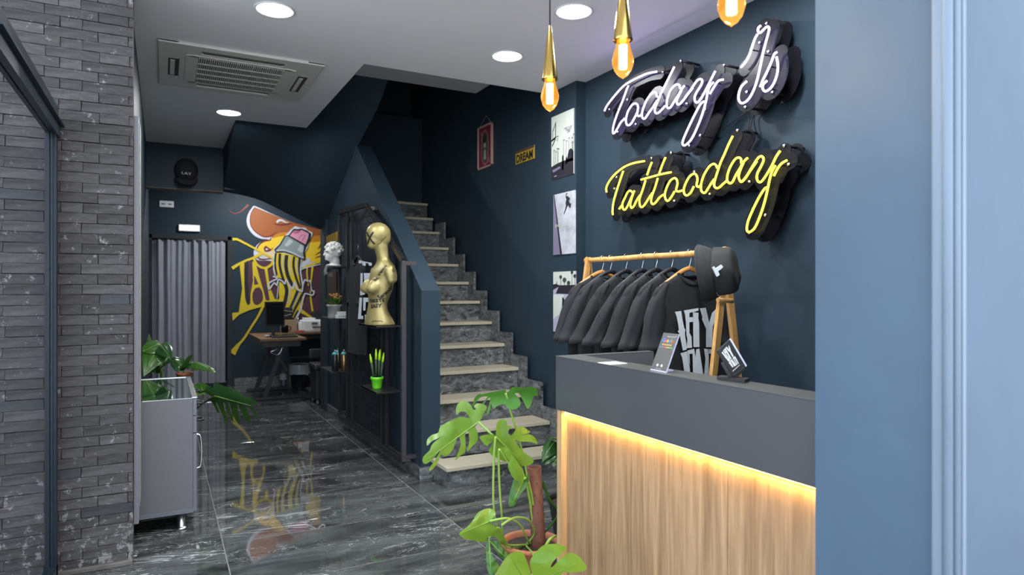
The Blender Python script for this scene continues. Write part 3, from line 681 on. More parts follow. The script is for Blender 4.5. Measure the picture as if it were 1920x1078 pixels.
ink.build('silhouette', pb['ink'], t)
panel(t, mp, 'court_reflection', [(.05, .86), (.4, .83), (.45, .86), (.1, .90)], pb['viol'], 4); panel(t, mp, 'court_highlight', [(.14, .965), (.26, .955), (.26, .967), (.15, .975)], pb['mid'], 4)
t, mp, bx_ = poster('poster', ((1039, 366), (1080, 356), (1038, 478), (1080, 475)), 'middle photo print of a jumping figure against cloudy sky')
base_sheet(t, bx_, pb['cloud'])
panel(t, mp, 'building_edge', [(0, 0), (.03, 0), (.40, 1), (0, 1)], pb['viol'], 1); panel(t, mp, 'building_shadow', [(.03, 0), (.06, 0), (.42, 1), (.33, 1)], pb['ink'], 2)
ink = MB(); pl(ink, mp, [(.60, .09), (.66, .06), (.70, .08), (.72, .14), (.78, .20), (.84, .20), (.80, .27), (.74, .26), (.72, .22), (.66, .24), (.52, .355), (.50, .345), (.60, .23), (.58, .17), (.62, .12)]); pl(ink, mp, [(.58, .10), (.60, .03), (.68, .015), (.68, .03), (.62, .05), (.61, .10)]); pl(ink, mp, [(.70, .10), (.76, .09), (.78, .13), (.75, .16), (.72, .13)])
ink.build('jumping_silhouette', pb['ink'], t)
b = MB(); add_text(b, 'DARE TO FLY', .03, mp(.42, .52, 3), (0, -1, 0), (0, 0, 1), fit=((bx_[0]-bx_[1])*.62, .022)); b.build('lettering', pb['sky'], t)
t, mp, bx_ = poster('poster', ((1039, 510), (1081, 508), (1041, 622), (1081, 625)), 'bottom photo print of a long shadow on a pale plaza')
base_sheet(t, bx_, pb['mid']); panel(t, mp, 'sky_area', [(0, 0), (1, 0), (1, .25), (0, .25)], pb['sky'], 1); panel(t, mp, 'paving_light', [(0, .38), (.5, .38), (.3, .7), (0, .8)], pb['sky'], 1)
ink = MB(); pl(ink, mp, [(0, .21), (.12, .2), (.3, .225), (1, .22), (1, .36), (.75, .37), (.12, .36), (.26, .25), (.0, .30)], 2); pl(ink, mp, [(.42, .43), (.47, .42), (.58, .52), (.82, .64), (.9, .8), (.72, .80), (.50, .68), (.41, .55)])
for x, y, r in ((.35, .09, .07), (.52, .14, .09), (.70, .19, .08), (.85, .02, .06), (.97, .08, .07)):
    for a in range(6): pl(ink, mp, [(x, y), (x+r*math.cos(a*1.05), y+.5*r*math.sin(a*1.05)), (x+r*math.cos(a*1.05+.9), y+.5*r*math.sin(a*1.05+.9))], 2+.1*a)
    pl(ink, mp, [(x-.008, y), (x+.008, y), (x+.01, .24), (x-.01, .24)])
pl(ink, mp, [(.15, .16), (.18, .16), (.18, .22), (.15, .22)]); ink.build('shadow_shape', pb['ink'], t)

# ---- banner and DREAM plate on the stair wall
XS = 2.722
cs = [at_X(x, y, XS) for x, y in ((898.5, 240), (925, 229), (901, 320), (925.5, 310))]
yl, yr = cs[0].y, cs[1].y; zt = (cs[0].z+cs[1].z)/2; zb = (cs[2].z+cs[3].z)/2
t = thing('hanging_banner', (XS, (yl+yr)/2, zb), 'red framed hanging print with an oval portrait on the stair wall', 'poster')
b = MB(); fw = .018
b.box(XS-.022, XS, yr, yl, zt-fw, zt, .002); b.box(XS-.022, XS, yr, yl, zb, zb+fw, .002); b.box(XS-.022, XS, yl-fw, yl, zb, zt, .002); b.box(XS-.022, XS, yr, yr+fw, zb, zt, .002); b.build('frame', mat('pale_pink_frame', (.40, .26, .22), .6), t)
b = MB(); b.box(XS-.012, XS, yr+.01, yl-.01, zb+.01, zt-.01); b.build('print_sheet', mat('crimson_print', (.16, .012, .03), .6), t)
ym, zm = (yl+yr)/2, (zb+zt)/2
def ell(b, cy, cz, ry, rz, x, n=24, wob=0): b.poly([(x, cy+ry*(1+wob*(k % 2))*math.cos(2*PI*k/n), cz+rz*(1+wob*(k % 2))*math.sin(2*PI*k/n)) for k in range(n)])
b = MB(); ell(b, ym, zm-.01, .082, .165, XS-.0126, 40, .07); b.build('oval_border', mat('dusty_pink_ink', (.36, .10, .12), .6), t)
b = MB(); ell(b, ym, zm-.01, .070, .150, XS-.0132); b.build('oval_field', mat('green_grey_ink', (.06, .08, .065), .6), t)
b = MB(); ell(b, ym, zm+.02, .026, .05, XS-.0138); b.poly([(XS-.0138, ym+.03, zm-.12), (XS-.0138, ym-.03, zm-.12), (XS-.0138, ym-.012, zm-.01), (XS-.0138, ym+.012, zm-.01)]); b.build('portrait', mat('pale_figure_ink', (.33, .31, .28), .6), t)
b = MB(); ell(b, ym, zm+.07, .035, .04, XS-.0144); b.build('portrait_hair', M['ink'], t)
b = MB(); add_text(b, 'HOPE', .06, (XS-.0126, ym+.03, zt-.07), (0, -1, 0), (0, 0, 1), fit=(.13, .05)); add_text(b, 'LIFE', .05, (XS-.0126, ym+.03, zt-.125), (0, -1, 0), (0, 0, 1), fit=(.10, .04)); add_text(b, 'MAN', .05, (XS-.0126, ym-.04, zb+.07), (0, -1, 0), (0, 0, 1), fit=(.11, .055)); b.build('lettering', mat('banner_letter_ink', (.45, .30, .26), .6), t)
b = MB(); ap = at_X(912, 217, XS-.01); b.tube([(XS-.012, yl-.02, zt-.005), ap, (XS-.012, yr+.02, zt-.005)], .003, 6); b.build('cord', M['beige'], t)
cs = [at_X(x, y, XS) for x, y in ((968, 284), (1003, 272), (969, 309), (1003.5, 297))]
yl, yr = cs[0].y, cs[1].y; zt = (cs[0].z+cs[1].z)/2; zb = (cs[2].z+cs[3].z)/2
t = thing('wall_plate', (XS, (yl+yr)/2, zb), 'yellow number plate style sign reading DREAM on the stair wall', 'sign')
b = MB(); b.box(XS-.008, XS, yr, yl, zb, zt, .002); b.build('plate', mat('aged_yellow_enamel', (.36, .23, .02), .45, var=.25, vscale=12), t)
b = MB(); b.box(XS-.0095, XS-.007, yr, yl, zt-.022, zt); b.build('top_band', mat('rust_band', (.07, .035, .02), .7), t)
b = MB(); add_text(b, 'DREAM', .1, (XS-.0095, (yl+yr)/2, (zb+zt)/2-.012), (0, -1, 0), (0, 0, 1), fit=((yl-yr)*.88, (zt-zb)*.62), bold=.004); b.build('lettering', M['ink'], t)

# ================================================================== BACK WALL MURAL
YM = YB-.002
mur = thing('wall_mural', (1.6, YM, .3), 'graffiti mural of a striped pencil with yellow letters on the back wall', 'mural')
mc = {k: flat('mural_'+k, v, .55) for k, v in dict(yellow=(.62, .47, .012), maroon=(.075, .026, .04), orange=(.30, .085, .015), amber=(.50, .20, .01), white=(.52, .54, .58), black=(.008, .009, .012), pink=(.42, .10, .20), pale_pink=(.60, .26, .36), grey=(.22, .27, .27), light_grey=(.42, .46, .47), red=(.14, .015, .02), brick_red=(.20, .03, .03), sun=(.75, .50, .02), cream=(.62, .52, .35)).items()}
layer = [0]
A2 = (430, 375, 8.294); A3 = (430, 480, 5.39)
def my(): layer[0] += 1; return YM-.0004*layer[0]
def mpoly(name, crop, pts, col, smooth=True):
    y = my(); P = cr(crop, pts)
    if smooth:
        P = [Vector((a, b_, 0)) for a, b_ in P]; P = catmull(P+[P[0]], 4)[:-1]; P = [(v.x, v.y) for v in P]
    b = MB(); b.poly([at_Y(a, c, y) for a, c in P]); b.build(name, mc[col], mur)
def mrib(name, crop, pts, w, col):
    y = my(); P = catmull([Vector((a, b_, 0)) for a, b_ in cr(crop, pts)], 6); n = len(P); b = MB(); L = []; R = []
    ws = w if isinstance(w, (list, tuple)) else [w, w]
    for i, p in enumerate(P):
        t_ = (P[min(i+1, n-1)]-P[max(i-1, 0)]).normalized(); nn = Vector((-t_.y, t_.x, 0)); f = i/(n-1)*(len(ws)-1); k = min(int(f), len(ws)-2); ww = (ws[k]+(ws[k+1]-ws[k])*(f-k))/crop[2]/2
        L.append(at_Y(*(p+nn*ww).xy, y)); R.append(at_Y(*(p-nn*ww).xy, y))
    b.grid([L, R], False); b.build(name, mc[col], mur)
mpoly('maroon_ground', A3, [(215, 20), (300, -20), (480, 20), (720, 100), (930, 85), (1200, 60), (1200, 620), (930, 620), (690, 640), (500, 470), (300, 520), (235, 510), (200, 480), (215, 300), (190, 120)], 'maroon')
mpoly('cloud_outline', A2, [(372, 92), (305, 190), (270, 290), (278, 390), (325, 485), (400, 560), (500, 604), (600, 610), (520, 640), (440, 690), (395, 760), (378, 840), (440, 935), (620, 945), (900, 1010), (1150, 1050), (1420, 1000), (1600, 980), (1600, 480), (1420, 460), (1000, 350), (700, 230), (430, 105)], 'white')
mpoly('orange_cloud', A2, [(395, 112), (345, 190), (322, 290), (333, 385), (378, 465), (450, 525), (540, 570), (640, 570), (720, 620), (1000, 700), (1420, 700), (1600, 700), (1600, 470), (1400, 455), (1000, 350), (700, 235)], 'orange')
mpoly('amber_cloud', A2, [(680, 570), (760, 520), (900, 500), (1100, 500), (1300, 560), (1600, 540), (1600, 760), (1300, 760), (900, 640), (700, 640)], 'amber')
mpoly('yellow_cloud', A2, [(680, 590), (640, 625), (560, 635), (490, 680), (445, 760), (470, 810), (640, 880), (720, 900), (1000, 980), (1180, 960), (1600, 930), (1600, 640), (1250, 660), (1000, 600), (850, 560)], 'sun')
mpoly('cream_glow', A2, [(450, 790), (560, 800), (650, 790), (740, 830), (720, 900), (640, 890), (500, 870)], 'cream'); mpoly('cream_glow', A2, [(1160, 930), (1240, 900), (1250, 960), (1180, 1030), (1120, 1040)], 'white')
mrib('cloud_line', A2, [(395, 115), (345, 190), (322, 290), (333, 385), (378, 465), (450, 525), (540, 570), (640, 560), (700, 520), (735, 495)], [12, 12, 14, 20, 4], 'red')
mrib('cloud_line', A2, [(430, 790), (440, 730), (490, 670), (560, 635), (640, 620), (640, 580)], [14, 22, 24, 14], 'red')
mrib('swirl', A2, [(740, 352), (765, 318), (820, 318), (870, 345), (925, 350)], [30, 34, 24, 6], 'white'); mrib('swirl_line', A2, [(690, 370), (790, 385), (880, 375), (985, 365)], [4, 22, 24, 6], 'red')
mrib('red_line', A2, [(3, 130), (15, 180), (80, 208), (150, 195), (215, 150), (295, 72)], [8, 12, 16, 38], 'brick_red')
mpoly('cloud_eye', A2, [(532, 750), (565, 712), (610, 740), (645, 762), (685, 738), (640, 790), (590, 805), (550, 795)], 'red'); mpoly('cloud_eye_light', A2, [(558, 768), (578, 745), (608, 768), (580, 782)], 'white', False)
mrib('lip_line', A2, [(432, 870), (470, 912), (540, 922), (645, 905)], [12, 20, 18, 8], 'red')
for q in (((1330, 900), (1380, 880), (1425, 870)), ((1330, 860), (1390, 820), (1425, 800)), ((1375, 760), (1400, 730), (1425, 680))): mrib('flame_line', A2, list(q), [3, 14, 18], 'red')
# lettering
mrib('letter_arm', A2, [(50, 610), (120, 612), (220, 660), (420, 765), (640, 885), (730, 925)], [44, 34, 30, 30, 40], 'yellow')
mrib('letter_arm', A3, [(28, 125), (90, 85), (160, 50), (250, 15), (330, -30)], [36, 24, 24, 30], 'yellow')
mpoly('letter_base', A3, [(30, 575), (95, 568), (130, 330), (105, 95), (150, 60), (152, 300), (160, 430), (188, 500), (212, 480), (215, 380), (240, 250), (232, 60), (262, 50), (300, 200), (345, 350), (370, 450), (395, 450), (440, 440), (520, 430), (560, 500), (500, 478), (330, 512), (200, 548), (100, 592), (33, 655)], 'yellow', False)
mpoly('letter_counter', A3, [(250, 200), (262, 210), (295, 285), (250, 292)], 'maroon', False)
mpoly('letter_counter', A3, [(262, 325), (305, 318), (335, 370), (338, 440), (305, 485), (262, 492), (238, 455), (235, 380)], 'maroon')
mpoly('letter_counter', A3, [(165, 60), (195, 50), (228, 110), (232, 200), (205, 400), (185, 490), (160, 420), (152, 250), (150, 110)], 'maroon'); mpoly('letter_counter_shade', A3, [(160, 80), (190, 60), (188, 200), (198, 420), (185, 480), (163, 410), (153, 250)], 'grey' if False else 'black')
mrib('letter_arm', A3, [(245, 20), (275, 80), (325, 115), (375, 118), (430, 80), (455, 20)], [26, 22, 24, 26, 24], 'yellow')
mrib('letter_stem', A3, [(368, 115), (385, 230), (405, 340), (440, 460)], [30, 26, 30, 60], 'yellow')
mrib('letter_arm', A3, [(700, 140), (800, 100), (935, 50), (1100, 10)], 20, 'yellow'); mrib('letter_stem', A3, [(790, 80), (785, 180), (800, 300)], 14, 'yellow'); mrib('letter_stem', A3, [(845, 70), (832, 200), (822, 300), (822, 420), (842, 560), (860, 640)], [26, 14, 14, 20, 30], 'yellow')
mrib('letter_arm', A3, [(745, 400), (735, 480), (715, 540), (780, 590), (860, 640)], [10, 26, 44, 26, 20], 'yellow'); mrib('white_line', A3, [(720, 160), (740, 130), (830, 105), (935, 80), (1050, 60)], [8, 10, 8, 6], 'white')
mrib('letter_arm', A3, [(345, 500), (290, 610), (220, 720), (150, 830), (90, 900), (30, 985)], [26, 22, 22, 24, 70], 'yellow')
# pencil
mpoly('pencil_outline', A2, [(860, 560), (960, 455), (1025, 405), (1095, 428), (1185, 430), (1220, 470), (1295, 505), (1293, 545), (1245, 640), (1222, 740), (1185, 800), (1175, 910), (1120, 940), (1120, 1040), (690, 1060), (680, 900), (700, 800), (690, 760), (770, 690)], 'white', False)
mpoly('pencil_upper', A3, [(470, -45), (718, 10), (712, 120), (728, 250), (745, 345), (690, 350), (640, 320), (580, 262), (520, 235), (465, 195), (448, 100)], 'yellow', False)
mpoly('pencil_lower', A3, [(500, 235), (580, 270), (650, 330), (735, 380), (712, 500), (645, 620), (600, 670), (520, 600), (508, 460), (500, 350)], 'yellow', False)
for q, w in (([(470, -30), (462, 80), (480, 195)], 20), ([(512, -25), (508, 80), (530, 190), (560, 270)], 26), ([(580, -10), (572, 90), (592, 200), (640, 300)], 36), ([(655, 5), (648, 100), (672, 210), (715, 330)], 24), ([(712, 20), (706, 120), (722, 250), (740, 350)], 24),
             ([(505, 240), (530, 250), (560, 280), (580, 350), (565, 450), (535, 560), (530, 620)], 36), ([(690, 350), (665, 420), (625, 510), (580, 610)], 30), ([(735, 385), (700, 460), (655, 550), (605, 650)], 24), ([(500, 240), (498, 320), (492, 430)], 8)):
    mrib('pencil_stripe', A3, q, w, 'black')
for q in ([(545, -10), (540, 90), (552, 170)], [(620, 5), (612, 100), (632, 190)], [(690, 20), (682, 100), (698, 190)], [(610, 300), (612, 380), (590, 480)], [(705, 370), (670, 450), (620, 560)]): mrib('pencil_sheen', A3, q, 10, 'light_grey')
mrib('torn_edge', A3, [(440, 205), (485, 225), (400, 275), (403, 335), (452, 272), (480, 295), (495, 240), (530, 250), (560, 280), (575, 245), (640, 335), (655, 262), (690, 335), (735, 362)], 14, 'white')
mrib('torn_edge', A3, [(735, 362), (745, 290), (765, 240), (800, 262), (815, 250), (830, 345), (855, 355), (840, 395), (770, 378), (750, 420), (720, 520)], 14, 'white')
mrib('torn_edge_shadow', A3, [(760, 345), (790, 265), (815, 280), (820, 350), (840, 362), (825, 378), (760, 365)], 8, 'black')
mrib('white_line', A3, [(450, 60), (448, 130), (462, 195)], 12, 'white'); mrib('white_line', A3, [(725, 90), (720, 160), (742, 300)], 14, 'white'); mrib('white_line', A3, [(735, 510), (690, 600), (640, 690)], [10, 22, 4], 'white'); mrib('white_line', A3, [(495, 300), (482, 430)], 8, 'white')
mpoly('ferrule_outline', A2, [(698, 768), (780, 690), (858, 558), (940, 540), (1200, 700), (1172, 790), (1180, 905), (1150, 925), (1060, 885), (980, 845), (850, 806), (720, 812)], 'black', False)
mpoly('ferrule', A2, [(722, 782), (800, 700), (872, 572), (910, 562), (1165, 712), (1148, 830), (1160, 905), (1080, 870), (980, 822), (850, 780)], 'grey', False); mpoly('ferrule_light', A2, [(860, 700), (930, 610), (985, 650), (900, 720)], 'light_grey'); mpoly('ferrule_light', A2, [(1060, 780), (1100, 700), (1150, 725), (1130, 820)], 'light_grey'); mrib('ferrule_rim', A2, [(730, 788), (850, 782), (980, 822), (1080, 872), (1155, 900)], [20, 26, 26, 20], 'light_grey')
mpoly('eraser_outline', A2, [(912, 560), (998, 448), (1078, 452), (1120, 442), (1215, 478), (1267, 520), (1252, 600), (1198, 720)], 'black', False); mpoly('eraser', A2, [(938, 555), (1012, 472), (1080, 480), (1122, 466), (1235, 520), (1225, 590), (1185, 690)], 'pale_pink', False)
mpoly('eraser_shade', A2, [(1010, 475), (1080, 482), (1110, 470), (1090, 510), (1000, 525)], 'pink'); mrib('eraser_line', A2, [(1180, 540), (1160, 590), (1120, 640)], 14, 'pink'); mrib('eraser_line', A2, [(1080, 610), (1110, 560), (1150, 540)], 10, 'pink')

# ---- curtain
t = thing('curtain', (.35, YB-.05, 0), 'long grey velvet curtain closing the back doorway', 'curtain')
rows = []
for j in range(25):
    z = .06+(2.0-.06)*j/24; row = []
    for i in range(181):
        f = i/180; x = DX0+.05+(DX1-DX0-.13)*f
        ph = f*2*PI*7+1.1*math.sin(f*9)+.15*math.sin(j*.3+f*9); a = .018+.012*math.sin(f*11+1)
        row.append((x, YB-.055+a*math.sin(ph)+.008*math.sin(2.3*ph+1)+.004*noise.noise(Vector((x*6, z*2, 0))), z))
    rows.append(row)
b = MB(); b.grid(rows); b.build('cloth', M['curtain'], t)
b = MB(); b.tube([(DX0+.045, YB-.055, 2.005), (DX1-.045, YB-.055, 2.005)], .012, 10); b.build('curtain_rod', M['blackmetal'], t)
p = at_Y(855-500, 427, YB-.03); p = at_Y(355, 427.5, YB-.03)
t = thing('emergency_light', (p.x, YB, p.z), 'small rectangular white emergency light above the curtained doorway', 'light fixture')
b = MB(); b.box(p.x-.13, p.x+.13, YB-.035, YB, p.z-.045, p.z+.045, .006); b.build('housing', M['whitep'], t)
b = MB(); b.box(p.x-.115, p.x+.115, YB-.040, YB-.034, p.z-.030, p.z+.030, .004); b.build('lens', M['emlight'], t)
p = at_Y(312.5, 382.5, YB-.01)
t = thing('socket_plate', (p.x, YB, p.z), 'white double socket plate high on the back wall', 'wall socket')
b = MB(); b.box(p.x-.085, p.x+.085, YB-.012, YB, p.z-.042, p.z+.042, .003); b.build('plate', M['whitep'], t)
for dx in (-.04, .04): b = MB(); b.box(p.x+dx-.022, p.x+dx+.022, YB-.0135, YB-.011, p.z-.008, p.z+.008, .001); b.build('socket', M['cab'], t)
# ---- cap on the bulkhead
p = at_Y(349.5, 322, 7.78)
t = thing('cap', (p.x, 7.82, p.z-.13), 'black baseball cap hung on the bulkhead above the curtained doorway', 'cap')
b = MB(); rows = []
for j in range(13):
    th = PI/2*j/12; q = math.cos(th)**.8
    rows.append([(p.x+.116*q*math.copysign(abs(math.cos(a))**.85, math.cos(a)), 7.815-.085*math.sin(th), p.z+.012+(.135 if math.sin(a) > 0 else .11)*q*math.sin(a)) for a in [2*PI*k/40 for k in range(41)]])
b.grid(rows); bmesh.ops.remove_doubles(b.bm, verts=b.bm.verts, dist=.0005); b.build('crown', M['tee'], t)
b = MB(); R1 = [(p.x+.112*math.sin(a), 7.80-.075*math.cos(a), p.z-.045-.045*math.cos(a)) for a in [-PI/2+PI*i/20 for i in range(21)]]
R2 = [(p.x+.112*math.sin(a), 7.79-.105*math.cos(a), p.z-.065-.085*math.cos(a)) for a in [-PI/2+PI*i/20 for i in range(21)]]
b.grid([R1, R2]); b.grid([R2, [(x, y+.006, z-.006) for x, y, z in R2], [(x, y+.01, z-.004) for x, y, z in R1]]); b.build('visor', M['tee2'], t)
b = MB(); add_text(b, 'LAY', .04, (p.x, 7.712, p.z-.028), (1, 0, -.08), (0, .25, 1), fit=(.09, .028)); b.build('lettering', M['print'], t)

# ================================================================== COUNTER
cx, cy0, cy1, ct, cd = 1.531, 1.12, 2.461, 1.052, .817
t = thing('reception_counter', (cx, 1.8, 0), 'reception counter with dark grey upper band, oak front and warm light strip', 'counter')
b = MB(); b.box(cx, cx+.02, cy0, cy1, cd, ct-.004, .0015); b.box(cx+.02, 2.045, cy1-.02, cy1, cd, ct-.004, .0015); b.build('fascia_panel', M['counter'], t)
b = MB(); b.box(cx-.001, cx+.12, cy0, cy1+.001, ct-.004, ct, .001); b.box(cx+.12, 2.045, cy1-.045, cy1+.001, ct-.0041, ct, .001); b.build('top_ledge', M['countertop'], t)
b = MB(); b.box(cx+.10, cx+.118, cy0, cy1-.04, .78, ct-.004); b.box(cx+.118, 2.045, cy1-.045, cy1-.025, .70, ct-.004, .001); b.build('inner_panel', M['cab'], t)
b = MB(); b.box(cx+.118, 2.04, cy0, cy1-.045, .72, .75, .002); b.build('work_surface', M['counter'], t)
ys_ = [cy0, 1.50, 1.98, cy1-.04]
for a, c3_ in zip(ys_, ys_[1:]): b = MB(); b.box(cx+.035, cx+.052, a+.0008, c3_-.0008, .02, cd-.02, .001); b.build('front_panel', M['oak'], t)
b = MB(); b.box(cx+.005, cx+.052, cy1-.038, cy1-.001, 0, cd-.002, .0015); b.build('corner_post', M['oak_light'], t)
b = MB(); b.box(cx+.052, 2.045, cy1-.022, cy1-.002, 0, cd-.001); b.build('end_panel', M['oak'], t)
b = MB(); b.box(cx+.022, cx+.035, cy0, cy1-.04, cd-.010, cd-.001); b.build('light_strip', M['led'], t)
lamp('strip_lamp', 'AREA', (.026, (cy0+cy1)/2-1.8, cd-.012), 3.8, (1, .58, .12), .008, size_y=cy1-cy0-.05, parent=t)
b = MB(); b.box(cx+.05, cx+.08, cy0, cy1-.05, .0, .09); b.build('plinth', M['black'], t)

# sign stand: leaning panel with printed face
def frame(o, x, y):
    x = Vector(x).normalized(); y = Vector(y); y = (y-x*y.dot(x)).normalized(); z = x.cross(y); m = Matrix((x, y, z)).transposed().to_4x4(); m.translation = Vector(o); return m
pa = at_Z(1220, 696, ct); pb2 = at_Z(1249, 700.5, ct)
pa.x = cx+.03; pa = at_Z(1219.5, 694, ct); pb2 = at_Z(1248, 699.5, ct)
ex = (pb2-pa); wd = ex.length; ex.normalize()
dd = (pa+pb2)/2; dep = dd.dot(Vector((s_, c_, 0)))
toppt = at_D(1258.5, 625, dep+.06); upv = (toppt-dd); hh = upv.length; upv.normalize()
upv = (upv-ex*upv.dot(ex)*.0).normalized()
t = thing('review_stand', tuple(dd), 'grey leaning sign stand with coloured letters and five stars on the counter', 'sign')
def sp(u, v, o=0):
    n = ex.cross(upv).normalized(); return pa+ex*(u*wd)+upv*(v*hh)+n*o
nn = ex.cross(upv).normalized()
sgn = 1 if nn.dot(Vector((-s_, -c_, 0))) > 0 else -1
def spf(u, v, o=.0): return sp(u, v, sgn*o)
b = MB(); b.prism([sp(0, 0), sp(1, 0), sp(1, 1), sp(0, 1)], -nn*sgn*.005); b.build('board', M['acrylicwhite'], t)
b = MB(); b.poly([spf(0, 0, .0006), spf(1, 0, .0006), spf(1, 1, .0006), spf(0, 1, .0006)]); b.build('printed_face', M['card'], t)
f2 = Vector((.93, .37, 0)); b = MB(); b.prism([sp(0, 0)+Vector((0, 0, .001)), sp(1, 0)+Vector((0, 0, .001)), sp(1, 0)+f2*.06+Vector((0, 0, .001)), sp(0, 0)+f2*.06+Vector((0, 0, .001))], (0, 0, .004)); b.build('foot', M['acrylicwhite'], t)
gc = [('G', (.02, .18, .75)), ('o', (.7, .04, .03)), ('o', (.75, .45, .02)), ('g', (.02, .18, .75)), ('l', (.05, .4, .08)), ('e', (.7, .04, .03))]
xo = [.20, .34, .47, .60, .69, .78]
for i, ((ch, col), xx) in enumerate(zip(gc, xo)):
    b = MB(); add_text(b, ch, wd*.25, spf(xx, .80 if ch != 'g' else .79, .0012), ex, upv, bold=.0004); b.build('sign_letter', mat('sign_ink_%d' % i, col, .5, emit=None), t)
b = MB(); add_text(b, 'REVIEW US ON', .01, spf(.6, .905, .0012), ex, upv, fit=(wd*.5, hh*.022)); add_text(b, 'TAP OR SCAN', .01, spf(.45, .07, .0012), ex, upv, fit=(wd*.4, hh*.014)); add_text(b, 'N', .01, spf(.9, .93, .0012), ex, upv, fit=(wd*.05, hh*.03))
for uu in (.35, .62): b.poly([spf(uu+.06*math.cos(a), .155+.035*math.sin(a), .0012) for a in [PI*k/4 for k in range(8)]]); b.poly([spf(uu-.13, .152, .0012), spf(uu-.09, .152, .0012), spf(uu-.09, .158, .0012), spf(uu-.13, .158, .0012)])
b.build('small_lettering', M['print'], t)
for k in range(5):
    b = MB(); cu_, cv_ = .24+.125*k, .69; b.poly([spf(cu_+(.055 if i % 2 == 0 else .024)*math.sin(2*PI*i/10), cv_+(.055 if i % 2 == 0 else .024)*math.cos(2*PI*i/10)*wd/hh, .0012) for i in range(10)]); b.build('star', bpy.data.materials.get('star_gold') or mat('star_gold', (.75, .42, .04), .5), t)
for k, col in enumerate(((.04, .2, .6), (.6, .06, .05), (.7, .5, .05), (.1, .45, .12))):
    b = MB(); b.poly([spf(.05+.22*k, .615, .0012), spf(.05+.22*(k+1), .615, .0012), spf(.05+.22*(k+1), .63, .0012), spf(.05+.22*k, .63, .0012)]); b.build('colour_bar', mat('bar_%d' % k, col, .5), t)
# paper on the ledge
p = at_Z(1141, 681, ct); b = MB(); b.box(p.x-.03, p.x+.055, p.y-.05, p.y+.03, ct, ct+.002); o = b.build('paper_slip', M['paper']); tag(o, 'small white paper slip lying on the far end of the counter ledge', 'paper')
# LAY LOW glyphs in a 0..1 box, y down
g1 = (1240, 560, 6.74)
glyphs = [[(172, 165), (252, 155), (265, 250), (290, 370), (305, 395), (298, 430), (305, 500), (318, 560), (320, 645), (272, 655), (245, 520), (228, 440), (205, 410), (222, 400), (215, 340), (195, 230)],
 [(285, 148), (470, 118), (470, 178), (395, 172), (362, 175), (355, 190), (355, 235), (405, 232), (405, 290), (355, 297), (355, 430), (382, 478), (388, 620), (318, 626), (330, 520), (318, 460), (310, 300), (300, 200)],
 [(400, 172), (470, 150), (468, 245), (478, 300), (482, 610), (405, 612)],
 [(487, 122), (562, 114), (606, 305), (640, 180), (700, 120), (690, 250), (650, 350), (640, 612), (565, 612), (565, 380), (512, 255), (520, 235)],
 [(240, 690), (325, 665), (340, 760), (362, 900), (358, 935), (290, 925), (275, 820), (262, 740)],
 [(328, 655), (415, 632), (432, 740), (440, 640), (480, 630), (532, 968), (400, 950), (395, 695), (355, 697), (362, 850), (350, 800)],
 [(540, 632), (590, 636), (600, 700), (600, 965), (540, 968), (558, 760)], [(600, 636), (690, 640), (702, 700), (690, 988), (640, 988), (640, 700), (600, 690)]]
# device with LAY LOW card
base = at_Z(1378, 713, ct)
t = thing('card_holder', (base.x, base.y, ct), 'black tilted display holder with white LAY LOW lettering at the counter edge', 'display stand')
dpt = base.dot(Vector((s_, c_, 0)))
b = MB(); q = [at_Z(1344, 712, ct), at_Z(1396, 719, ct), at_Z(1406, 714.5, ct), at_Z(1352, 709, ct)]; b.prism([v+Vector((0, 0, .0005)) for v in q], (0, 0, .010)); b.build('base_plate', M['black'], t)
c_tl, c_tr, c_br, c_bl = at_D(1345, 658, dpt+.01), at_D(1368, 637, dpt+.01), at_D(1398, 688, dpt+.0), at_D(1373, 708, dpt-.0)
rt_ = Vector((c_, -s_, 0)); nrm = (c_tr-c_tl).cross(c_bl-c_tl).normalized()
if nrm.dot(Vector((-s_, -c_, 0))) < 0: nrm = -nrm
b = MB(); b.prism([c_tl, c_tr, c_br, c_bl], -nrm*.014); b.build('card_block', M['black'], t)
b = MB(); dv = (c_tr-c_tl).normalized(); b.prism([c_tr+dv*.001, c_tr+dv*.006, c_br+dv*.006, c_br+dv*.001], -nrm*.010); b.build('page_edge', M['acrylicwhite'], t)
b = MB(); b.prism([c_bl-(c_tl-c_bl)*-.35-dv*.012, c_bl+(c_tl-c_bl)*.35-dv*.004+nrm*.006, c_bl+nrm*.006+(c_br-c_bl)*.0, c_bl+(c_br-c_bl)*.85+nrm*.006, c_br+(c_tl-c_bl)*.05+nrm*.004, c_bl-(c_tl-c_bl)*.06+(c_br-c_bl)*.3], -nrm*.02) if False else b.bar(c_bl+(c_br-c_bl)*.05+nrm*.001, c_bl+(c_br-c_bl)*.9+nrm*.001, .014, .012, .002)
b.bar(c_bl+(c_tl-c_bl)*.02-dv*.004, c_bl+(c_tl-c_bl)*.6-dv*.004, .006, .012, .002)
b.bar(c_bl+(c_br-c_bl)*.25+(c_bl-c_tl)*.02, Vector((base.x, base.y, ct+.008)), .016, .012, .003); b.build('clamp_arm', M['black'], t)
b = MB()
def cardp(x, y, o=.0006):
    u = (x-172)/(700-172); v = (y-114)/(988-114); u = .17+.62*u; v = .10+.70*v; return c_tl+(c_tr-c_tl)*u+(c_bl-c_tl)*v+nrm*o
for gph in glyphs: b.poly([cardp(x, y) for x, y in gph])
b.bar(cardp(200, 1050), cardp(690, 1050), .0015); b.build('lettering', M['whitep'], t)

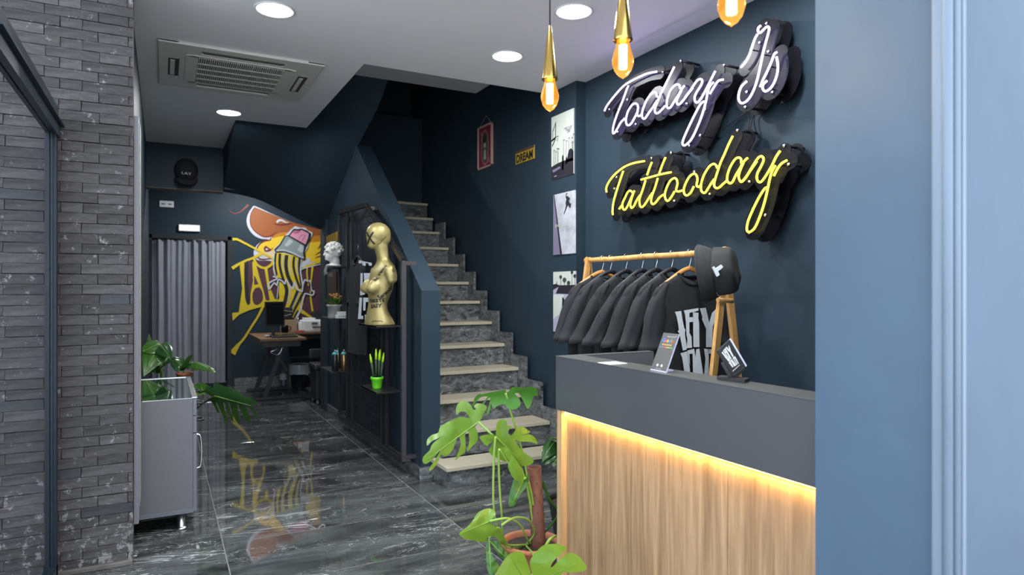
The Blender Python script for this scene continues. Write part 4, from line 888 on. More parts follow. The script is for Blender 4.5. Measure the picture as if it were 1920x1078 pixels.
# ================================================================== GARMENT RACK
RX, RZ = 2.45, 1.53
ya, yb_ = 3.54, 2.36
t = thing('garment_rack', (RX, (ya+yb_)/2, 0), 'bamboo A-frame garment rack standing behind the counter', 'clothes rack')
b = MB(); b.tube([(RX, ya+.03, RZ)]+[(RX, ya+.03+(yb_-.06-ya)*k/8, RZ+.002*math.sin(k*2)) for k in range(1, 9)], .016, 14); b.build('rail', M['bamboo'], t)
nA, nB = at_Y(1331, 703, yb_+.02), at_Y(1344, 712, yb_)
for i, (y, s) in enumerate(((ya, 1), (yb_, 1))):
    for sg in (-1, 1):
        foot = (RX+sg*.235, y+sg*.02, 0); topp = (RX+sg*.006, y+sg*.012, RZ+.02)
        b = MB(); b.bar(foot, topp, .036, .022, .003, up=(0, 1, 0)); b.build('leg', M['bamboo'], t)
p1 = at_Y(1346, 562.5, yb_-.02); p2 = at_Y(1373, 564, yb_-.02)
b = MB(); b.tube([p1, p2], .0125, 14); b.build('peg', M['bamboo'], t)
b = MB(); b.tube([(RX-.18, ya, .40), (RX-.18, yb_, .40)], .012, 10); b.tube([(RX+.18, ya, .40), (RX+.18, yb_, .40)], .012, 10); b.build('lower_rail', M['bamboo'], t)
# hangers & shirts
def hanger(x, y, wood_, yaw, label, zt=RZ):
    t = thing('clothes_hanger', (x, y, zt), label, 'hanger', 'hangers on the garment rack')
    m = M['hanger'] if wood_ else M['black']
    ca, sa = math.cos(yaw), math.sin(yaw)
    def P(u, z, w=0): return (x+u*ca-w*sa, y+u*sa+w*ca, z)
    hook = [P(.016*math.cos(a)+.0, zt+.0065+.018*math.sin(a)) for a in [PI*1.0-(PI*1.05)*k/8 for k in range(9)]]
    hook += [P(.010, zt-.03), P(.0, zt-.06), P(0, zt-.09)]
    b = MB(); b.tube(hook, .0022, 7); b.build('hook', M['chrome'], t)
    b = MB()
    for sg in (-1, 1):
        pts = [(0, -.076, .020), (.05, -.092, .020), (.11, -.125, .017), (.17, -.160, .014), (.20, -.178, .013)]
        b.tube(catmull([P(sg*u, zt+z) for u, z, r in pts], 4), [.013]*4+[.0125]*4+[.012]*4+[.011]*4+[.010], 8)
    b.build('shoulder_arms', m, t)
    if wood_: b = MB(); b.tube([P(-.19, zt-.18), P(.19, zt-.18)], .005, 8); b.build('trouser_bar', m, t)
    return t
def shirt(x, y, yaw, m, label, seed, zt=RZ, sl=1.0, pull=0, length=.66, group='black t-shirts on the garment rack'):
    rnd = random.Random(seed); t = thing('t_shirt', (x, y, zt), label, 't-shirt', group)
    ca, sa = math.cos(yaw), math.sin(yaw)
    def P(u, w, z): return Vector((x+u*ca-w*sa, y+u*sa+w*ca, zt+z))
    b = MB(); rows = []
    prof = [(-.105, .085, .022), (-.112, .10, .026), (-.125, .125, .028), (-.15, .175, .030), (-.18, .222, .032), (-.21, .246, .034), (-.25, .245, .038), (-.33, .24, .042), (-.45, .242, .045), (-.6, .247, .048), (-length, .25, .05), (-length-.06, .252, .05)]
    Nn = 40
    for z, hw, hd in prof:
        row = []
        for k in range(Nn+1):
            a = 2*PI*k/Nn; cu, su = math.cos(a), math.sin(a)
            u = hw*math.copysign(abs(cu)**.7, cu); w = hd*math.copysign(abs(su)**.8, su)
            zz = z
            if z > -.13: zz -= .055*max(0, 1-abs(u)/.095)*(1 if su < 0 else .25)*(1 if z > -.108 else .6)   # collar dip at the front
            fo = .010*noise.noise(Vector((u*16+seed, w*5, z*5)))*min(1, (-z-.1)*6)
            row.append(P(u, w+fo*(1 if su < 0 else -1)*1.6, zz))
        rows.append(row)
    b.grid(rows); bmesh.ops.remove_doubles(b.bm, verts=b.bm.verts, dist=.0002); b.build('body', m, t)
    b = MB(); b.tube(catmull([P(-.09, -.012, -.102), P(-.07, -.026, -.135), P(-.03, -.030, -.158), (P(.03, -.030, -.158)), P(.07, -.026, -.135), P(.09, -.012, -.102)], 5), .0065, 7); b.tube(catmull([P(-.09, .0, -.102), P(-.05, .02, -.118), P(.05, .02, -.118), P(.09, .0, -.102)], 5), .006, 7); b.build('collar', m, t)
    for sg in (-1, 1):
        b = MB(); rows = []
        k_ = .86 if sg > 0 else 1
        pth = [(.195, -.158, .024, .020), (.222, -.19, .032, .042), (.248, -.25, .038, .066), (.268+.01*sl, -.33, .040, .082), (.284+.02*sl, -.41, .043, .092), (.296+.03*sl, -.462, .046, .098), (.298+.03*sl, -.466, .049, .101), (.300+.03*sl, -.492, .050, .103), (.300+.03*sl, -.495, .044, .096)]
        pth = [(u_*k_, z_, a_, b_) for u_, z_, a_, b_ in pth]
        for u, z, hd, hw in pth:
            row = []
            for k in range(25):
                a = 2*PI*k/24; fo = .019*noise.noise(Vector((a*1.6, z*13, seed+sg)))*min(1, (-z-.15)*7)
                du = hw*math.cos(a)*.75; row.append(P(sg*(u+du-.03), (hd+fo)*math.sin(a)+pull*(-z-.18), z-.10*du+fo*.6))
            rows.append(row)
        b.grid(rows); bmesh.ops.remove_doubles(b.bm, verts=b.bm.verts, dist=.0002); b.build('sleeve', m, t)
    return t
hk = [(1134.5, 1, 'farthest wooden hanger beside the far A-frame'), (1144.7, 0, 'farthest black hanger beside the far wooden one'), (1173.7, 0, 'second black hanger from the far end'), (1203.9, 0, 'third black hanger from the far end'),
      (1230, 0, 'fourth black hanger from the far end'), (1259.7, 0, 'fifth black hanger, next to the near wooden hanger'), (1293, 1, 'nearest wooden hanger, holding the printed shirt')]
slab = ['farthest plain black t-shirt on the rack, next to the photo prints', 'second black t-shirt from the far end of the rack', 'third black t-shirt from the far end of the rack', 'fourth black t-shirt, sleeve turned outward', 'fifth black t-shirt from the far end of the rack', 'sixth black t-shirt, just behind the printed one', 'nearest black t-shirt with large white LAY LOW print']
lastY = None
for k, (px, w_, lab) in enumerate(hk):
    p = at_X(px, 480, RX); yaw = (-.04, .05, .12, .15, .10, .06, 0)[k]
    yy = p.y+(.03 if k == 0 else 0)
    hanger(RX, yy, w_, yaw, lab)
    ts = shirt(RX, yy, yaw, M['tee'] if k in (0, 2, 4) else M['tee2'], slab[k], 11+k, sl=(.2, .6, 1.2, 1.3, .8, .4, -.6)[k], pull=(0, .1, .2, .25, .1, .05, 0)[k])
    lastY = yy
YT = lastY-.062
b = MB()
for gph in glyphs:
    P = cr(g1, gph); b.poly([at_Y(a, c, YT) for a, c in P])
pr = b.build('printed_lettering', M['print'], ts)
b = MB(); q = [at_Y(x, y, YT+.105) for x, y in ((1289, 543), (1296, 542), (1299, 558), (1291, 559))]; b.prism(q, (0, .002, 0)); b.build('neck_label', M['cab'], ts)
# ---- bucket hat
hc = at_D(1357, 509, 3.02)
right = Vector((c_, -s_, 0)); fwd = Vector((s_, c_, 0)); up = Vector((0, 0, 1))
axis = (right*.80+up*.10-fwd*.45).normalized()
yv = (up-axis*up.dot(axis)).normalized(); xv = yv.cross(axis)
Mh = Matrix((xv, yv, axis)).transposed().to_4x4(); Mh.translation = hc-axis*.045
t = thing('bucket_hat', tuple(hc-axis*.06), 'charcoal bucket hat with small white emblem hung on the near rack end', 'hat')
def wob(bm, amp, s, seed):
    for v in bm.verts: v.co += Vector((noise.noise(v.co*s+Vector((seed, 0, 0))), noise.noise(v.co*s+Vector((0, seed, 0))), noise.noise(v.co*s+Vector((0, 0, seed)))))*amp
b = MB(); b.lathe([(.134, -.052), (.136, -.050), (.126, -.020), (.115, .004), (.111, .012), (.108, .014)], Mh, 48, cap=False); wob(b.bm, .010, 9, 3); b.build('brim', M['hat'], t)
b = MB(); b.lathe([(.111, .010), (.111, .03), (.107, .065), (.100, .088), (.088, .099), (.05, .104), (.0005, .105)], Mh, 48, cap=False); wob(b.bm, .014, 12, 5); b.build('crown', M['hat'], t)
b = MB()
for k in range(3): b.lathe([(.1335-.006*k, -.044+.013*k), (.135-.006*k, -.0435+.013*k), (.1335-.006*k, -.042+.013*k)], Mh, 48, cap=False)
wob(b.bm, .010, 9, 3); b.build('stitching', M['tee2'], t)
b = MB(); eo = hc-fwd*.118
def ep(x, y, k=0): return at_D(1240+x/6.34, 450+y/6.34, hc.dot(fwd)-.105-.0*k)
b.prism([ep(610, 325), ep(632, 312), ep(646, 338), ep(712, 292), ep(740, 322), ep(676, 372), ep(690, 400), ep(694, 415), ep(664, 436), ep(650, 410)], fwd*.012); b.build('emblem', M['print'], t)
# little white-blue leaf shape poking above the counter
b = MB(); q = at_Y(1120, 660, 2.55); b.prism([at_Y(1118, 662, 2.55), at_Y(1123, 657, 2.55), at_Y(1133, 653.5, 2.55), at_Y(1127, 661, 2.55), at_Y(1123, 666, 2.55)], (0, .004, 0))
# ================================================================== DISPLAY RACK ON THE UNDER-STAIR WALL
GX = 1.53
t = thing('display_rack', (GX, 5.4, .10), 'black metal wall rack with wire grid and cantilever shelves beside the staircase', 'display rack')
fr = [(GX, 4.52, .11), (GX, 4.52, 1.545), (GX, 5.49, 2.055), (GX, 6.43, 2.09), (GX, 6.43, .11)]
pw = .038
for i, nm in ((0, 'near_post'), (1, 'sloping_bar'), (2, 'top_bar'), (3, 'far_post'), (4, 'bottom_bar')):
    b = MB(); b.bar(fr[i], fr[(i+1) % 5], pw, pw*.8, .002, up=(1, 0, 0)); b.build(nm, M['postmetal'] if i == 0 else M['blackmetal'], t)
for y, z1 in ((6.14, 2.08), (5.97, 2.07), (5.05, 1.80), (4.93, 1.75)):
    b = MB(); b.bar((GX+.004, y, .11), (GX+.004, y, z1), .03, .025, .001, up=(1, 0, 0)); b.build('upright', M['blackmetal'], t)
for (y, z) in ((4.52, 1.53), (6.43, 2.06), (4.52, .14), (6.43, .14), (5.49, 2.03)):
    b = MB(); b.box(GX, 1.622, y-.014, y+.014, z-.014, z+.014); b.build('wall_bracket', M['postmetal'], t)
b = MB()
y = 4.99
while y < 5.95:
    zt = 1.545+(y-4.52)/(5.49-4.52)*.51 if y < 5.49 else 2.055
    b.box(GX+.012, GX+.016, y-.0016, y+.0016, .13, min(zt, 2.06)); y += .032
z = .15
while z < 2.04:
    y0 = 4.95 if z < 1.77 else 4.52+(z-1.545)/.51*.97
    b.box(GX+.0155, GX+.0190, y0, 5.97, z-.0016, z+.0016); z += .055
b.build('wire_grid', M['blackmetal'], t, kind='stuff')
def wshelf(x0, y0, y1, z, nm='shelf'):
    b = MB(); b.box(x0, GX+.02, y0, y1, z-.012, z, .0015); b.box(x0, x0+.004, y0, y1, z-.018, z, .001); o = b.build(nm, M['blackmetal'], t); return o
Z_P, Z_M, Z_C, Z_F, Z_B = .60, 1.077, .575, 1.07, 1.555
wshelf(1.362, 4.62, 5.05, Z_P); wshelf(1.362, 4.62, 5.10, Z_M); wshelf(1.387, 6.14, 6.63, Z_C); wshelf(1.387, 6.14, 6.63, Z_F); wshelf(1.387, 6.14, 6.60, Z_B)
# ---- hanging printed shirt on the grid, seen behind the mannequin
hp = at_Y(669, 466, 5.42)
t = thing('clothes_hanger', (1.47, hp.y+.14, hp.z-.02), 'black hanger hooked on the wire grid behind the gold mannequin', 'hanger')
HXc = 1.47; HYc = at_X(671, 462, HXc).y; zt0 = at_X(671, 462, HXc).z
def HP(u, w, z): return (HXc+w, HYc-u, z)
b = MB(); b.tube([HP(.0, .03, zt0+.005), HP(.015, 0, zt0+.01), HP(.0, 0, zt0-.02), HP(0, 0, zt0-.09)], .002, 6); b.build('hook', M['chrome'], t)
b = MB(); b.tube(catmull([HP(-.19, 0, zt0-.16), HP(-.09, 0, zt0-.115), HP(0, 0, zt0-.085), HP(.09, 0, zt0-.115), HP(.19, 0, zt0-.16)], 4), .011, 8); b.build('shoulder_arms', M['black'], t)
ts2 = shirt(HXc, HYc, -PI/2, M['tee'], 'black long tee with white letters hung on the wire grid behind the mannequin', 31, zt=zt0, sl=-3.2, length=.84, group=None)
ts2['category'] = 't-shirt'
def shp(x, y): 
    return at_D(x, y, ray0+0.0)
nx = Vector((-1, 0, 0))
orgp = Vector((HXc, HYc, zt0)) + nx*.062
def on_shirt(px, py):
    r = ray(px, py); k = (orgp-CO).dot(nx)/r.dot(nx); return CO+r*k
b = MB()
for q in ([(673, 488), (697, 493), (697, 498), (692, 498), (690, 493), (686, 493), (685, 499), (680, 497), (679, 492), (676, 494), (672, 493)],
          [(676, 512), (680, 512), (680, 546), (684, 546), (684, 552), (675, 554)], [(682, 512), (700, 512), (700, 545), (695, 545), (695, 530), (689, 530), (689, 544), (684, 544)],
          [(674, 558), (679, 558), (677, 592), (681, 592), (681, 598), (671, 598)], [(681, 558), (699, 558), (698, 600), (684, 600), (684, 590), (692, 590), (692, 566), (686, 566), (685, 582), (681, 582)]):
    b.poly([on_shirt(*p) for p in q])
b.build('printed_lettering', M['print'], ts2)

# ---- projecting decals
def bvh_of(o):
    dg = bpy.context.evaluated_depsgraph_get(); me = bpy.data.meshes.new_from_object(o.evaluated_get(dg)); return me
def bake(o, smooth=True):
    me = bvh_of(o); o.modifiers.clear(); old = o.data; o.data = me; me.name = old.name
    for p in me.polygons: p.use_smooth = smooth
    return BVHTree.FromPolygons([v.co for v in me.vertices], [list(p.vertices) for p in me.polygons])
def decal(bvh, px, py, verts_faces, ang=0, off=.0022, mb=None, sc=1):
    hit, n, i, d_ = bvh.ray_cast(CO, ray(px, py).normalized())
    if hit is None: return mb
    upq = Vector((0, 0, 1)); r_ = upq.cross(n).normalized(); u_ = n.cross(r_)
    ca, sa = math.cos(ang), math.sin(ang); R2 = r_*ca+u_*sa; U2 = u_*ca-r_*sa
    v2, fs = verts_faces; P = []
    for v in v2:
        s0 = hit+R2*v.x*sc+U2*v.y*sc+n*.08; h2, n2, _, _ = bvh.ray_cast(s0, -n)
        P.append((h2+n2*off) if h2 is not None else hit+R2*v.x+U2*v.y+n*off)
    bv = [mb.bm.verts.new(p) for p in P]
    for f in fs:
        try: mb.bm.faces.new([bv[k] for k in f])
        except ValueError: pass
    return mb
def strokes2d(lines, w):
    vs2, fs = [], []
    for ln in lines:
        P = catmull([Vector((a, c, 0)) for a, c in ln], 4)
        for i, p in enumerate(P):
            t_ = (P[min(i+1, len(P)-1)]-P[max(i-1, 0)]).normalized(); nn_ = Vector((-t_.y, t_.x, 0))*w/2
            vs2 += [p+nn_, p-nn_]
            if i: k = len(vs2); fs.append([k-4, k-3, k-1, k-2])
    return vs2, fs
# ---- gold mannequin
mcn = at_X(712, 600, 1.445); MC = Vector((1.435, at_X(711, 500, 1.435).y, Z_M+.001))
Fd = Vector((-.996, -.085, 0)).normalized(); Ld = Vector((-Fd.y*-1, 0, 0)); Ld = Vector((.085, -.996, 0)).normalized()
def MP(f, l, z): return MC+Fd*f+Ld*l+Vector((0, 0, z))
t = thing('mannequin', tuple(MC), 'gold female torso mannequin with black marker tattoos on the wall shelf', 'mannequin')
sec = [(0, -.006, .110, .145), (.03, .0, .100, .138), (.07, .008, .084, .122), (.11, .014, .070, .104), (.15, .014, .064, .095), (.20, .004, .072, .104), (.26, -.008, .084, .120), (.33, -.016, .086, .132), (.385, -.026, .080, .146), (.42, -.036, .070, .150), (.445, -.040, .060, .125), (.465, -.038, .052, .085), (.485, -.034, .046, .058), (.51, -.028, .047, .052), (.545, -.020, .048, .050), (.585, -.010, .052, .053), (.61, 0, .05, .05)]
b = MB(); rows = []
secs = catmull([Vector((z, cc, a)) for z, cc, a, w in sec], 3); wsx = catmull([Vector((z, w, 0)) for z, cc, a, w in sec], 3)
for q, w in zip(secs, wsx): rows.append([MP(q.y+q.z*math.cos(2*PI*k/40), w.y*math.sin(2*PI*k/40), q.x) for k in range(40)])
vv = [[b.bm.verts.new(p) for p in r] for r in rows]
for r1, r2 in zip(vv, vv[1:]):
    for k in range(40): b.bm.faces.new((r1[k], r1[(k+1) % 40], r2[(k+1) % 40], r2[k]))
b.bm.faces.new(vv[0][::-1]); b.bm.faces.new(vv[-1])
B3 = Matrix((Fd, Ld, Vector((0, 0, 1)))).transposed().to_4x4()
def mell(f, l, z, a, w, h, tilt=0):
    Mx = Matrix.Translation(MP(f, l, z)) @ B3 @ Matrix.Rotation(tilt, 4, 'Y') @ Matrix.Diagonal((a, w, h, 1)); b.sphere(Mx, 28, 18)
mell(.006, 0, .680, .094, .074, .084); mell(.030, 0, .640, .066, .056, .078); mell(.056, 0, .592, .036, .034, .030); mell(-.022, 0, .650, .066, .062, .070); mell(.088, 0, .648, .014, .016, .024)
for sg in (-1, 1):
    mell(.052, sg*.060, .285, .058, .052, .058, .3); mell(.080, sg*.068, .272, .042, .040, .038, .2); mell(.116, sg*.072, .270, .010, .010, .010)
    mell(-.030, sg*.145, .392, .046, .034, .052); mell(-.036, sg*.156, .362, .042, .030, .050); mell(-.038, sg*.160, .335, .038, .027, .030)
mell(-.02, 0, .44, .04, .10, .03)
body = b.build('torso', M['gold'], t, recalc=False)
md = body.modifiers.new('r', 'REMESH'); md.mode = 'VOXEL'; md.voxel_size = .0065; m2 = body.modifiers.new('s', 'SMOOTH'); m2.iterations = 12; m2.factor = .6
bv = bake(body)
tats = [(693.5, 446, strokes2d([[(-.030, .045), (0, 0), (.028, -.045)]], .012), 0), (693.5, 446, strokes2d([[(.030, .042), (0, 0), (-.026, -.045)]], .012), 0),
 (717, 450, strokes2d([[(-.035, -.035), (-.01, -.02), (0, .0), (.03, .03)]], .0035), 0), (713, 512, text2d('St. Venus', .038, bold=.0014), 1.05), (723, 549, text2d('Serenity', .042, shear=.3, bold=.0014), .75),
 (704, 564, text2d('TAKE IT', .034, bold=.0016), .08), (704, 574, text2d('EASY', .038, bold=.0016), .1), (706, 603, strokes2d([[(-.04, -.005), (-.02, .006), (0, .002), (.03, .006), (.045, -.002)]], .004), 0),
 (738, 507, strokes2d([[(-.008, -.012), (-.01, .006), (0, .012), (.009, .004), (.004, -.006), (-.002, -.012)]], .003), 0)]
for tx_, ty_, vf, an in tats:
    b = MB(); decal(bv, tx_, ty_, vf, an, mb=b); b.build('marker_tattoo', M['ink'], t)
# ---- plaster head planter
hc0 = at_Y(624, 495, 6.32); Bc = Vector((1.455, 6.36, Z_B+.001))
t = thing('plaster_head', tuple(Bc), 'white plaster classical head with curly hair on the top left shelf', 'sculpture')
b = MB(); Bm = Matrix.Translation(Bc)
def bell(f, l, z, a, w, h): b.sphere(Bm @ B3 @ Matrix.Translation((f, l, z)) @ Matrix.Diagonal((a, w, h, 1)), 16, 10)
bell(0, 0, .150, .078, .062, .075); bell(.03, 0, .108, .048, .046, .055); bell(.045, 0, .082, .03, .032, .026); bell(-.01, 0, .05, .05, .048, .06); bell(.083, 0, .122, .010, .011, .024); bell(.092, 0, .112, .010, .012, .009); bell(.070, 0, .150, .02, .045, .010); bell(.078, 0, .093, .008, .018, .005); bell(.077, 0, .085, .008, .015, .005); bell(.068, 0, .072, .014, .018, .012)
bell(-.012, .058, .12, .016, .010, .026); bell(-.012, -.058, .12, .016, .010, .026); bell(.0, .0, .012, .075, .06, .02)
rq = random.Random(5)
for k in range(120):
    th = rq.uniform(0, 2*PI); ph = rq.uniform(.05, 1.75); f = .082*math.sin(ph)*math.cos(th); l = .07*math.sin(ph)*math.sin(th); z = .155+.075*math.cos(ph)
    if f > .045 and z < .185: continue
    r = rq.uniform(.011, .018); bell(f-.004, l, z, r, r, r)
hd = b.build('head', M['plaster'], t, recalc=False); md = hd.modifiers.new('r', 'REMESH'); md.mode = 'VOXEL'; md.voxel_size = .0038; m2 = hd.modifiers.new('s', 'SMOOTH'); m2.iterations = 2; bake(hd)
b = MB()
for k in range(26):
    a0 = rq.uniform(0, 6.28); p0 = Bc+Vector((-.035, -.1, .004)); b.tube(catmull([p0+Vector((rq.uniform(-.02, .02), rq.uniform(-.01, .01), 0)), p0+Vector((-.045+rq.uniform(-.01, .01), 0, rq.uniform(0, .012))), p0+Vector((-.062+rq.uniform(-.01, .012), 0, -.03)), p0+Vector((-.06+rq.uniform(-.02, .02), 0, -.07+rq.uniform(-.02, .02)))], 3), .0016, 5)
dr_ = b.build('dried_fibres', mat('dried_grey_fibre', (.30, .33, .33), .8), t)
# framed dark picture under that shelf, on the wall
t = thing('dark_poster', (1.61, 6.8, 1.2), 'dark brown hanging poster with faint letters, on the wall under the plaster head', 'poster')
q0, q1 = at_X(612, 508, 1.60), at_X(630, 508, 1.60)
b = MB(); b.box(1.600, 1.612, q1.y, q0.y, 1.15, 1.53); b.build('sheet', mat('dark_brown_sheet', (.03, .02, .017), .6), t)
b = MB(); add_text(b, 'ARK', .05, at_X(620, 515, 1.5985), (0, -1, 0), (0, 0, 1), fit=(.22, .05)); b.build('lettering', M['beige'], t)
# gold striped sign behind the head
q = [at_X(604, 447, 1.6), at_X(632, 434, 1.6), at_X(632, 452, 1.6), at_X(604, 466, 1.6)]
t = thing('gold_sign', (1.6, 7.0, 1.8), 'small yellow plate on the wall behind the plaster head', 'sign')
b = MB(); b.prism([(1.6, v.y, v.z) for v in q], (.008, 0, 0)); b.build('plate', bpy.data.materials['aged_yellow_enamel'], t)
b = MB()
for k in range(9):
    u = .06+k*.105; a_ = q[0].lerp(q[1], u); c__ = q[3].lerp(q[2], u+.05); b.bar((1.599, a_.y, a_.z-.01), (1.599, c__.y, c__.z+.02), .012, .002, up=(1, 0, 0))
b.build('stripes', mat('brown_stripe', (.10, .06, .02), .6), t)
# ---- small flowers in a concrete pot, white block, three bottles
def pot(t, cx_, cy_, z, r0, r1, h, m, rim=.006, soil=True, nm='pot'):
    Mx = Matrix.Translation((cx_, cy_, z)); b = MB(); b.lathe([(r0, 0), (r1, h-.02), (r1+rim, h-.018), (r1+rim, h), (r1-.004, h), (r1-.008, h-.03)], Mx, 36, cap=False)
    b.lathe([(.0005, .001), (r0, .001)], Mx, 36, cap=False); b.build(nm, m, t)
    if soil: b = MB(); b.lathe([(.0005, h-.024), (r1-.006, h-.026)], Mx, 30, cap=False); b.build('soil', M['soil'], t)
p = at_Y(622, 593, 6.36); p.x = 1.462
t = thing('potted_flower', (p.x, 6.36, Z_F), 'orange flowering succulent in a pale concrete pot on the left middle shelf', 'potted plant')
pot(t, p.x, 6.36, Z_F+.001, .058, .068, .125, M['concrete'])
for k in range(34):
    a, rr2, zz = rq.uniform(0, 6.28), rq.uniform(.01, .085), rq.uniform(.11, .19); c0 = Vector((p.x+rr2*math.cos(a), 6.36+rr2*math.sin(a), Z_F+zz))
    b = MB(); ax = Vector((math.cos(a), math.sin(a), rq.uniform(.3, 1.2))).normalized(); sd = ax.cross(Vector((0, 0, 1))).normalized(); n0 = sd.cross(ax)
    b.grid([[c0+ax*(-.028+.056*i/4)+sd*.014*math.sin(PI*(i+.3)/4.6)*s+n0*.004*abs(s) for s in (-1, 0, 1)] for i in range(5)]); b.build('leaf', M['leafmid'], t)
for k in range(12):
    a, rr2, zz = rq.uniform(0, 6.28), rq.uniform(.0, .075), rq.uniform(.18, .225); b = MB()
    for j in range(5): b.sphere(Matrix.Translation((p.x+rr2*math.cos(a)+rq.uniform(-.01, .01), 6.36+rr2*math.sin(a)+rq.uniform(-.01, .01), Z_F+zz+rq.uniform(-.008, .008))) @ Matrix.Scale(.007, 4), 8, 6)
    b.build('blossom', M['orangefl'], t)
q = at_Y(634, 595, 6.2); t = thing('block_calendar', (q.x, 6.2, Z_F), 'white lettered block beside the concrete flower pot', 'ornament')
b = MB(); b.box(1.435, 1.60, 6.17, 6.21, Z_F+.001, Z_F+.035, .002); b.box(1.45, 1.59, 6.172, 6.208, Z_F+.036, Z_F+.062, .002); b.build('blocks', M['whitep'], t)
b = MB(); add_text(b, 'HAPPY', .03, (1.52, 6.1695, Z_F+.018), (1, 0, 0), (0, 0, 1), fit=(.12, .018)); b.build('lettering', M['cab'], t)
for k, (px, yy, m, lab) in enumerate(((628, 6.24, M['vase_k'], 'black spray bottle with turquoise cap, left of the three'), (634, 6.45, M['copper'], 'copper spray bottle with blue cap standing behind the other two'), (645, 6.24, M['copper'], 'copper spray bottle with blue cap, right of the three'))):
    p = at_Y(px, 690, yy); t = thing('spray_bottle', (p.x, yy, Z_C), lab, 'bottle', 'spray bottles on the lower left shelf'); Mx = Matrix.Translation((p.x, yy, Z_C+.001))
    b = MB(); b.lathe([(.026, 0), (.029, .003), (.029, .145), (.025, .152)], Mx, 26); b.build('body', m, t)
    b = MB(); b.lathe([(.029, .150), (.028, .160), (.017, .172), (.012, .174)], Mx, 26); b.build('cap', M['teal'], t)
    b = MB(); b.lathe([(.011, .172), (.011, .192), (.009, .196)], Mx, 16); b.build('nozzle', M['steel'], t)
# ---- lime pot with painted stalks
p = at_X(707, 729, 1.43); px_, py_ = 1.43, p.y
t = thing('potted_succulent', (px_, py_, Z_P), 'dark cylindrical stalks with lime painted tips in a bright green pot', 'potted plant')
pot(t, px_, py_, Z_P+.001, .033, .045, .085, M['lime'], .003)
for k, (dx, dy, lx, hh_) in enumerate(((-.022, .0, -.035, .20), (-.003, .01, -.002, .235), (.008, -.015, .008, .225), (.018, .012, .012, .23), (.022, -.01, .030, .205))):
    p0 = Vector((px_+dx, py_+dy, Z_P+.06)); p1 = Vector((px_+dx+lx*.9, py_+dy, Z_P+.06+hh_)); m_ = p0.lerp(p1, .66)
    b = MB(); b.tube([p0, p0.lerp(p1, .33), m_], [.009, .010, .0095], 12); st_ = b.build('stalk', M['snake'], t)
    b = MB(); b.tube([m_, p0.lerp(p1, .85), p1], [.0100, .008, .003], 12); b.build('painted_tip', M['limetip'], t)

# ================================================================== LEAVES
def monstera(t, B, T, N, wid, m, nl=6, split=.42, gap=.5, droop=.12, cup=.12, back=150, name='leaf', taper=.25, sides=(-1, 1), rib=True, seed=0):
    B, T, N = Vector(B), Vector(T), Vector(N); ax = (T-B); L = ax.length; ax.normalize(); n = (N-ax*N.dot(ax)).normalized(); sd = n.cross(ax)
    rl = random.Random(seed+int(L*1000)); b = MB(); nt_, ns = 9, 7
    def pt(s, t_, sg):
        th = math.radians(back*(1-s)**1.25+4*(1-s)); mid = L*(.78*s**1.1)
        R = wid*.5*(.78+.5*math.sin(PI*min(1, s*1.05+.12)))*(1-.35*s) ; Rend = L-mid
        R = R*(1-s**3)+Rend*s**3
        th2 = th-.25*t_*(th if th < 1 else 1)
        x = mid+math.cos(th2)*R*t_; y = sg*math.sin(th2)*R*t_
        h = -droop*L*(max(x, 0)/L)**2-droop*.5*L*(min(x, 0)/L)**2*3-cup*wid*(y/(wid*.5))**2*.5
        return x, y, h
    for sg in sides:
        for k in range(nl):
            rows = []; g0 = gap*(.8+.4*rl.random()) if nl > 1 else 0; ln = 1-.12*rl.random()
            for i in range(nt_+1):
                t_ = i/nt_; g = 0 if t_ < split else g0*((t_-split)/(1-split))**.8; row = []
                for j in range(ns+1):
                    f = j/ns; s = (k+.5+(f-.5)*(1-g*.9))/nl
                    if k == 0 and f < .5 and nl > 1: s = (k+.5+(f-.5))/nl
                    rr_ = 1-(abs(2*f-1)**2.6)*taper*(1 if nl > 1 else 0) if t_ > split else 1
                    x, y, h = pt(min(max(s, 0), 1), t_*(1-(1-rr_)*((t_-split)/(1-split) if t_ > split else 0))*(ln if nl > 1 else 1), sg)
                    h += .018*wid*math.sin(f*PI)*t_ + .01*wid*math.sin(9*t_+k+seed)
                    row.append(B+ax*x+sd*y+n*h)
                rows.append(row)
            b.grid(rows)
    bmesh.ops.remove_doubles(b.bm, verts=b.bm.verts, dist=.0004)
    lf = b.build(name, m, t, recalc=True)
    if rib:
        b = MB(); pts = []
        for i in range(9): x = L*.94*i/8; pts.append(B+ax*x+n*(-droop*L*(x/L)**2+.0012+.02*wid*0))
        b.tube(pts, [.0026*(1-.8*i/8) for i in range(9)], 6); b.build('midrib', M['stem'], lf)
    return lf
from mathutils.geometry import delaunay_2d_cdt
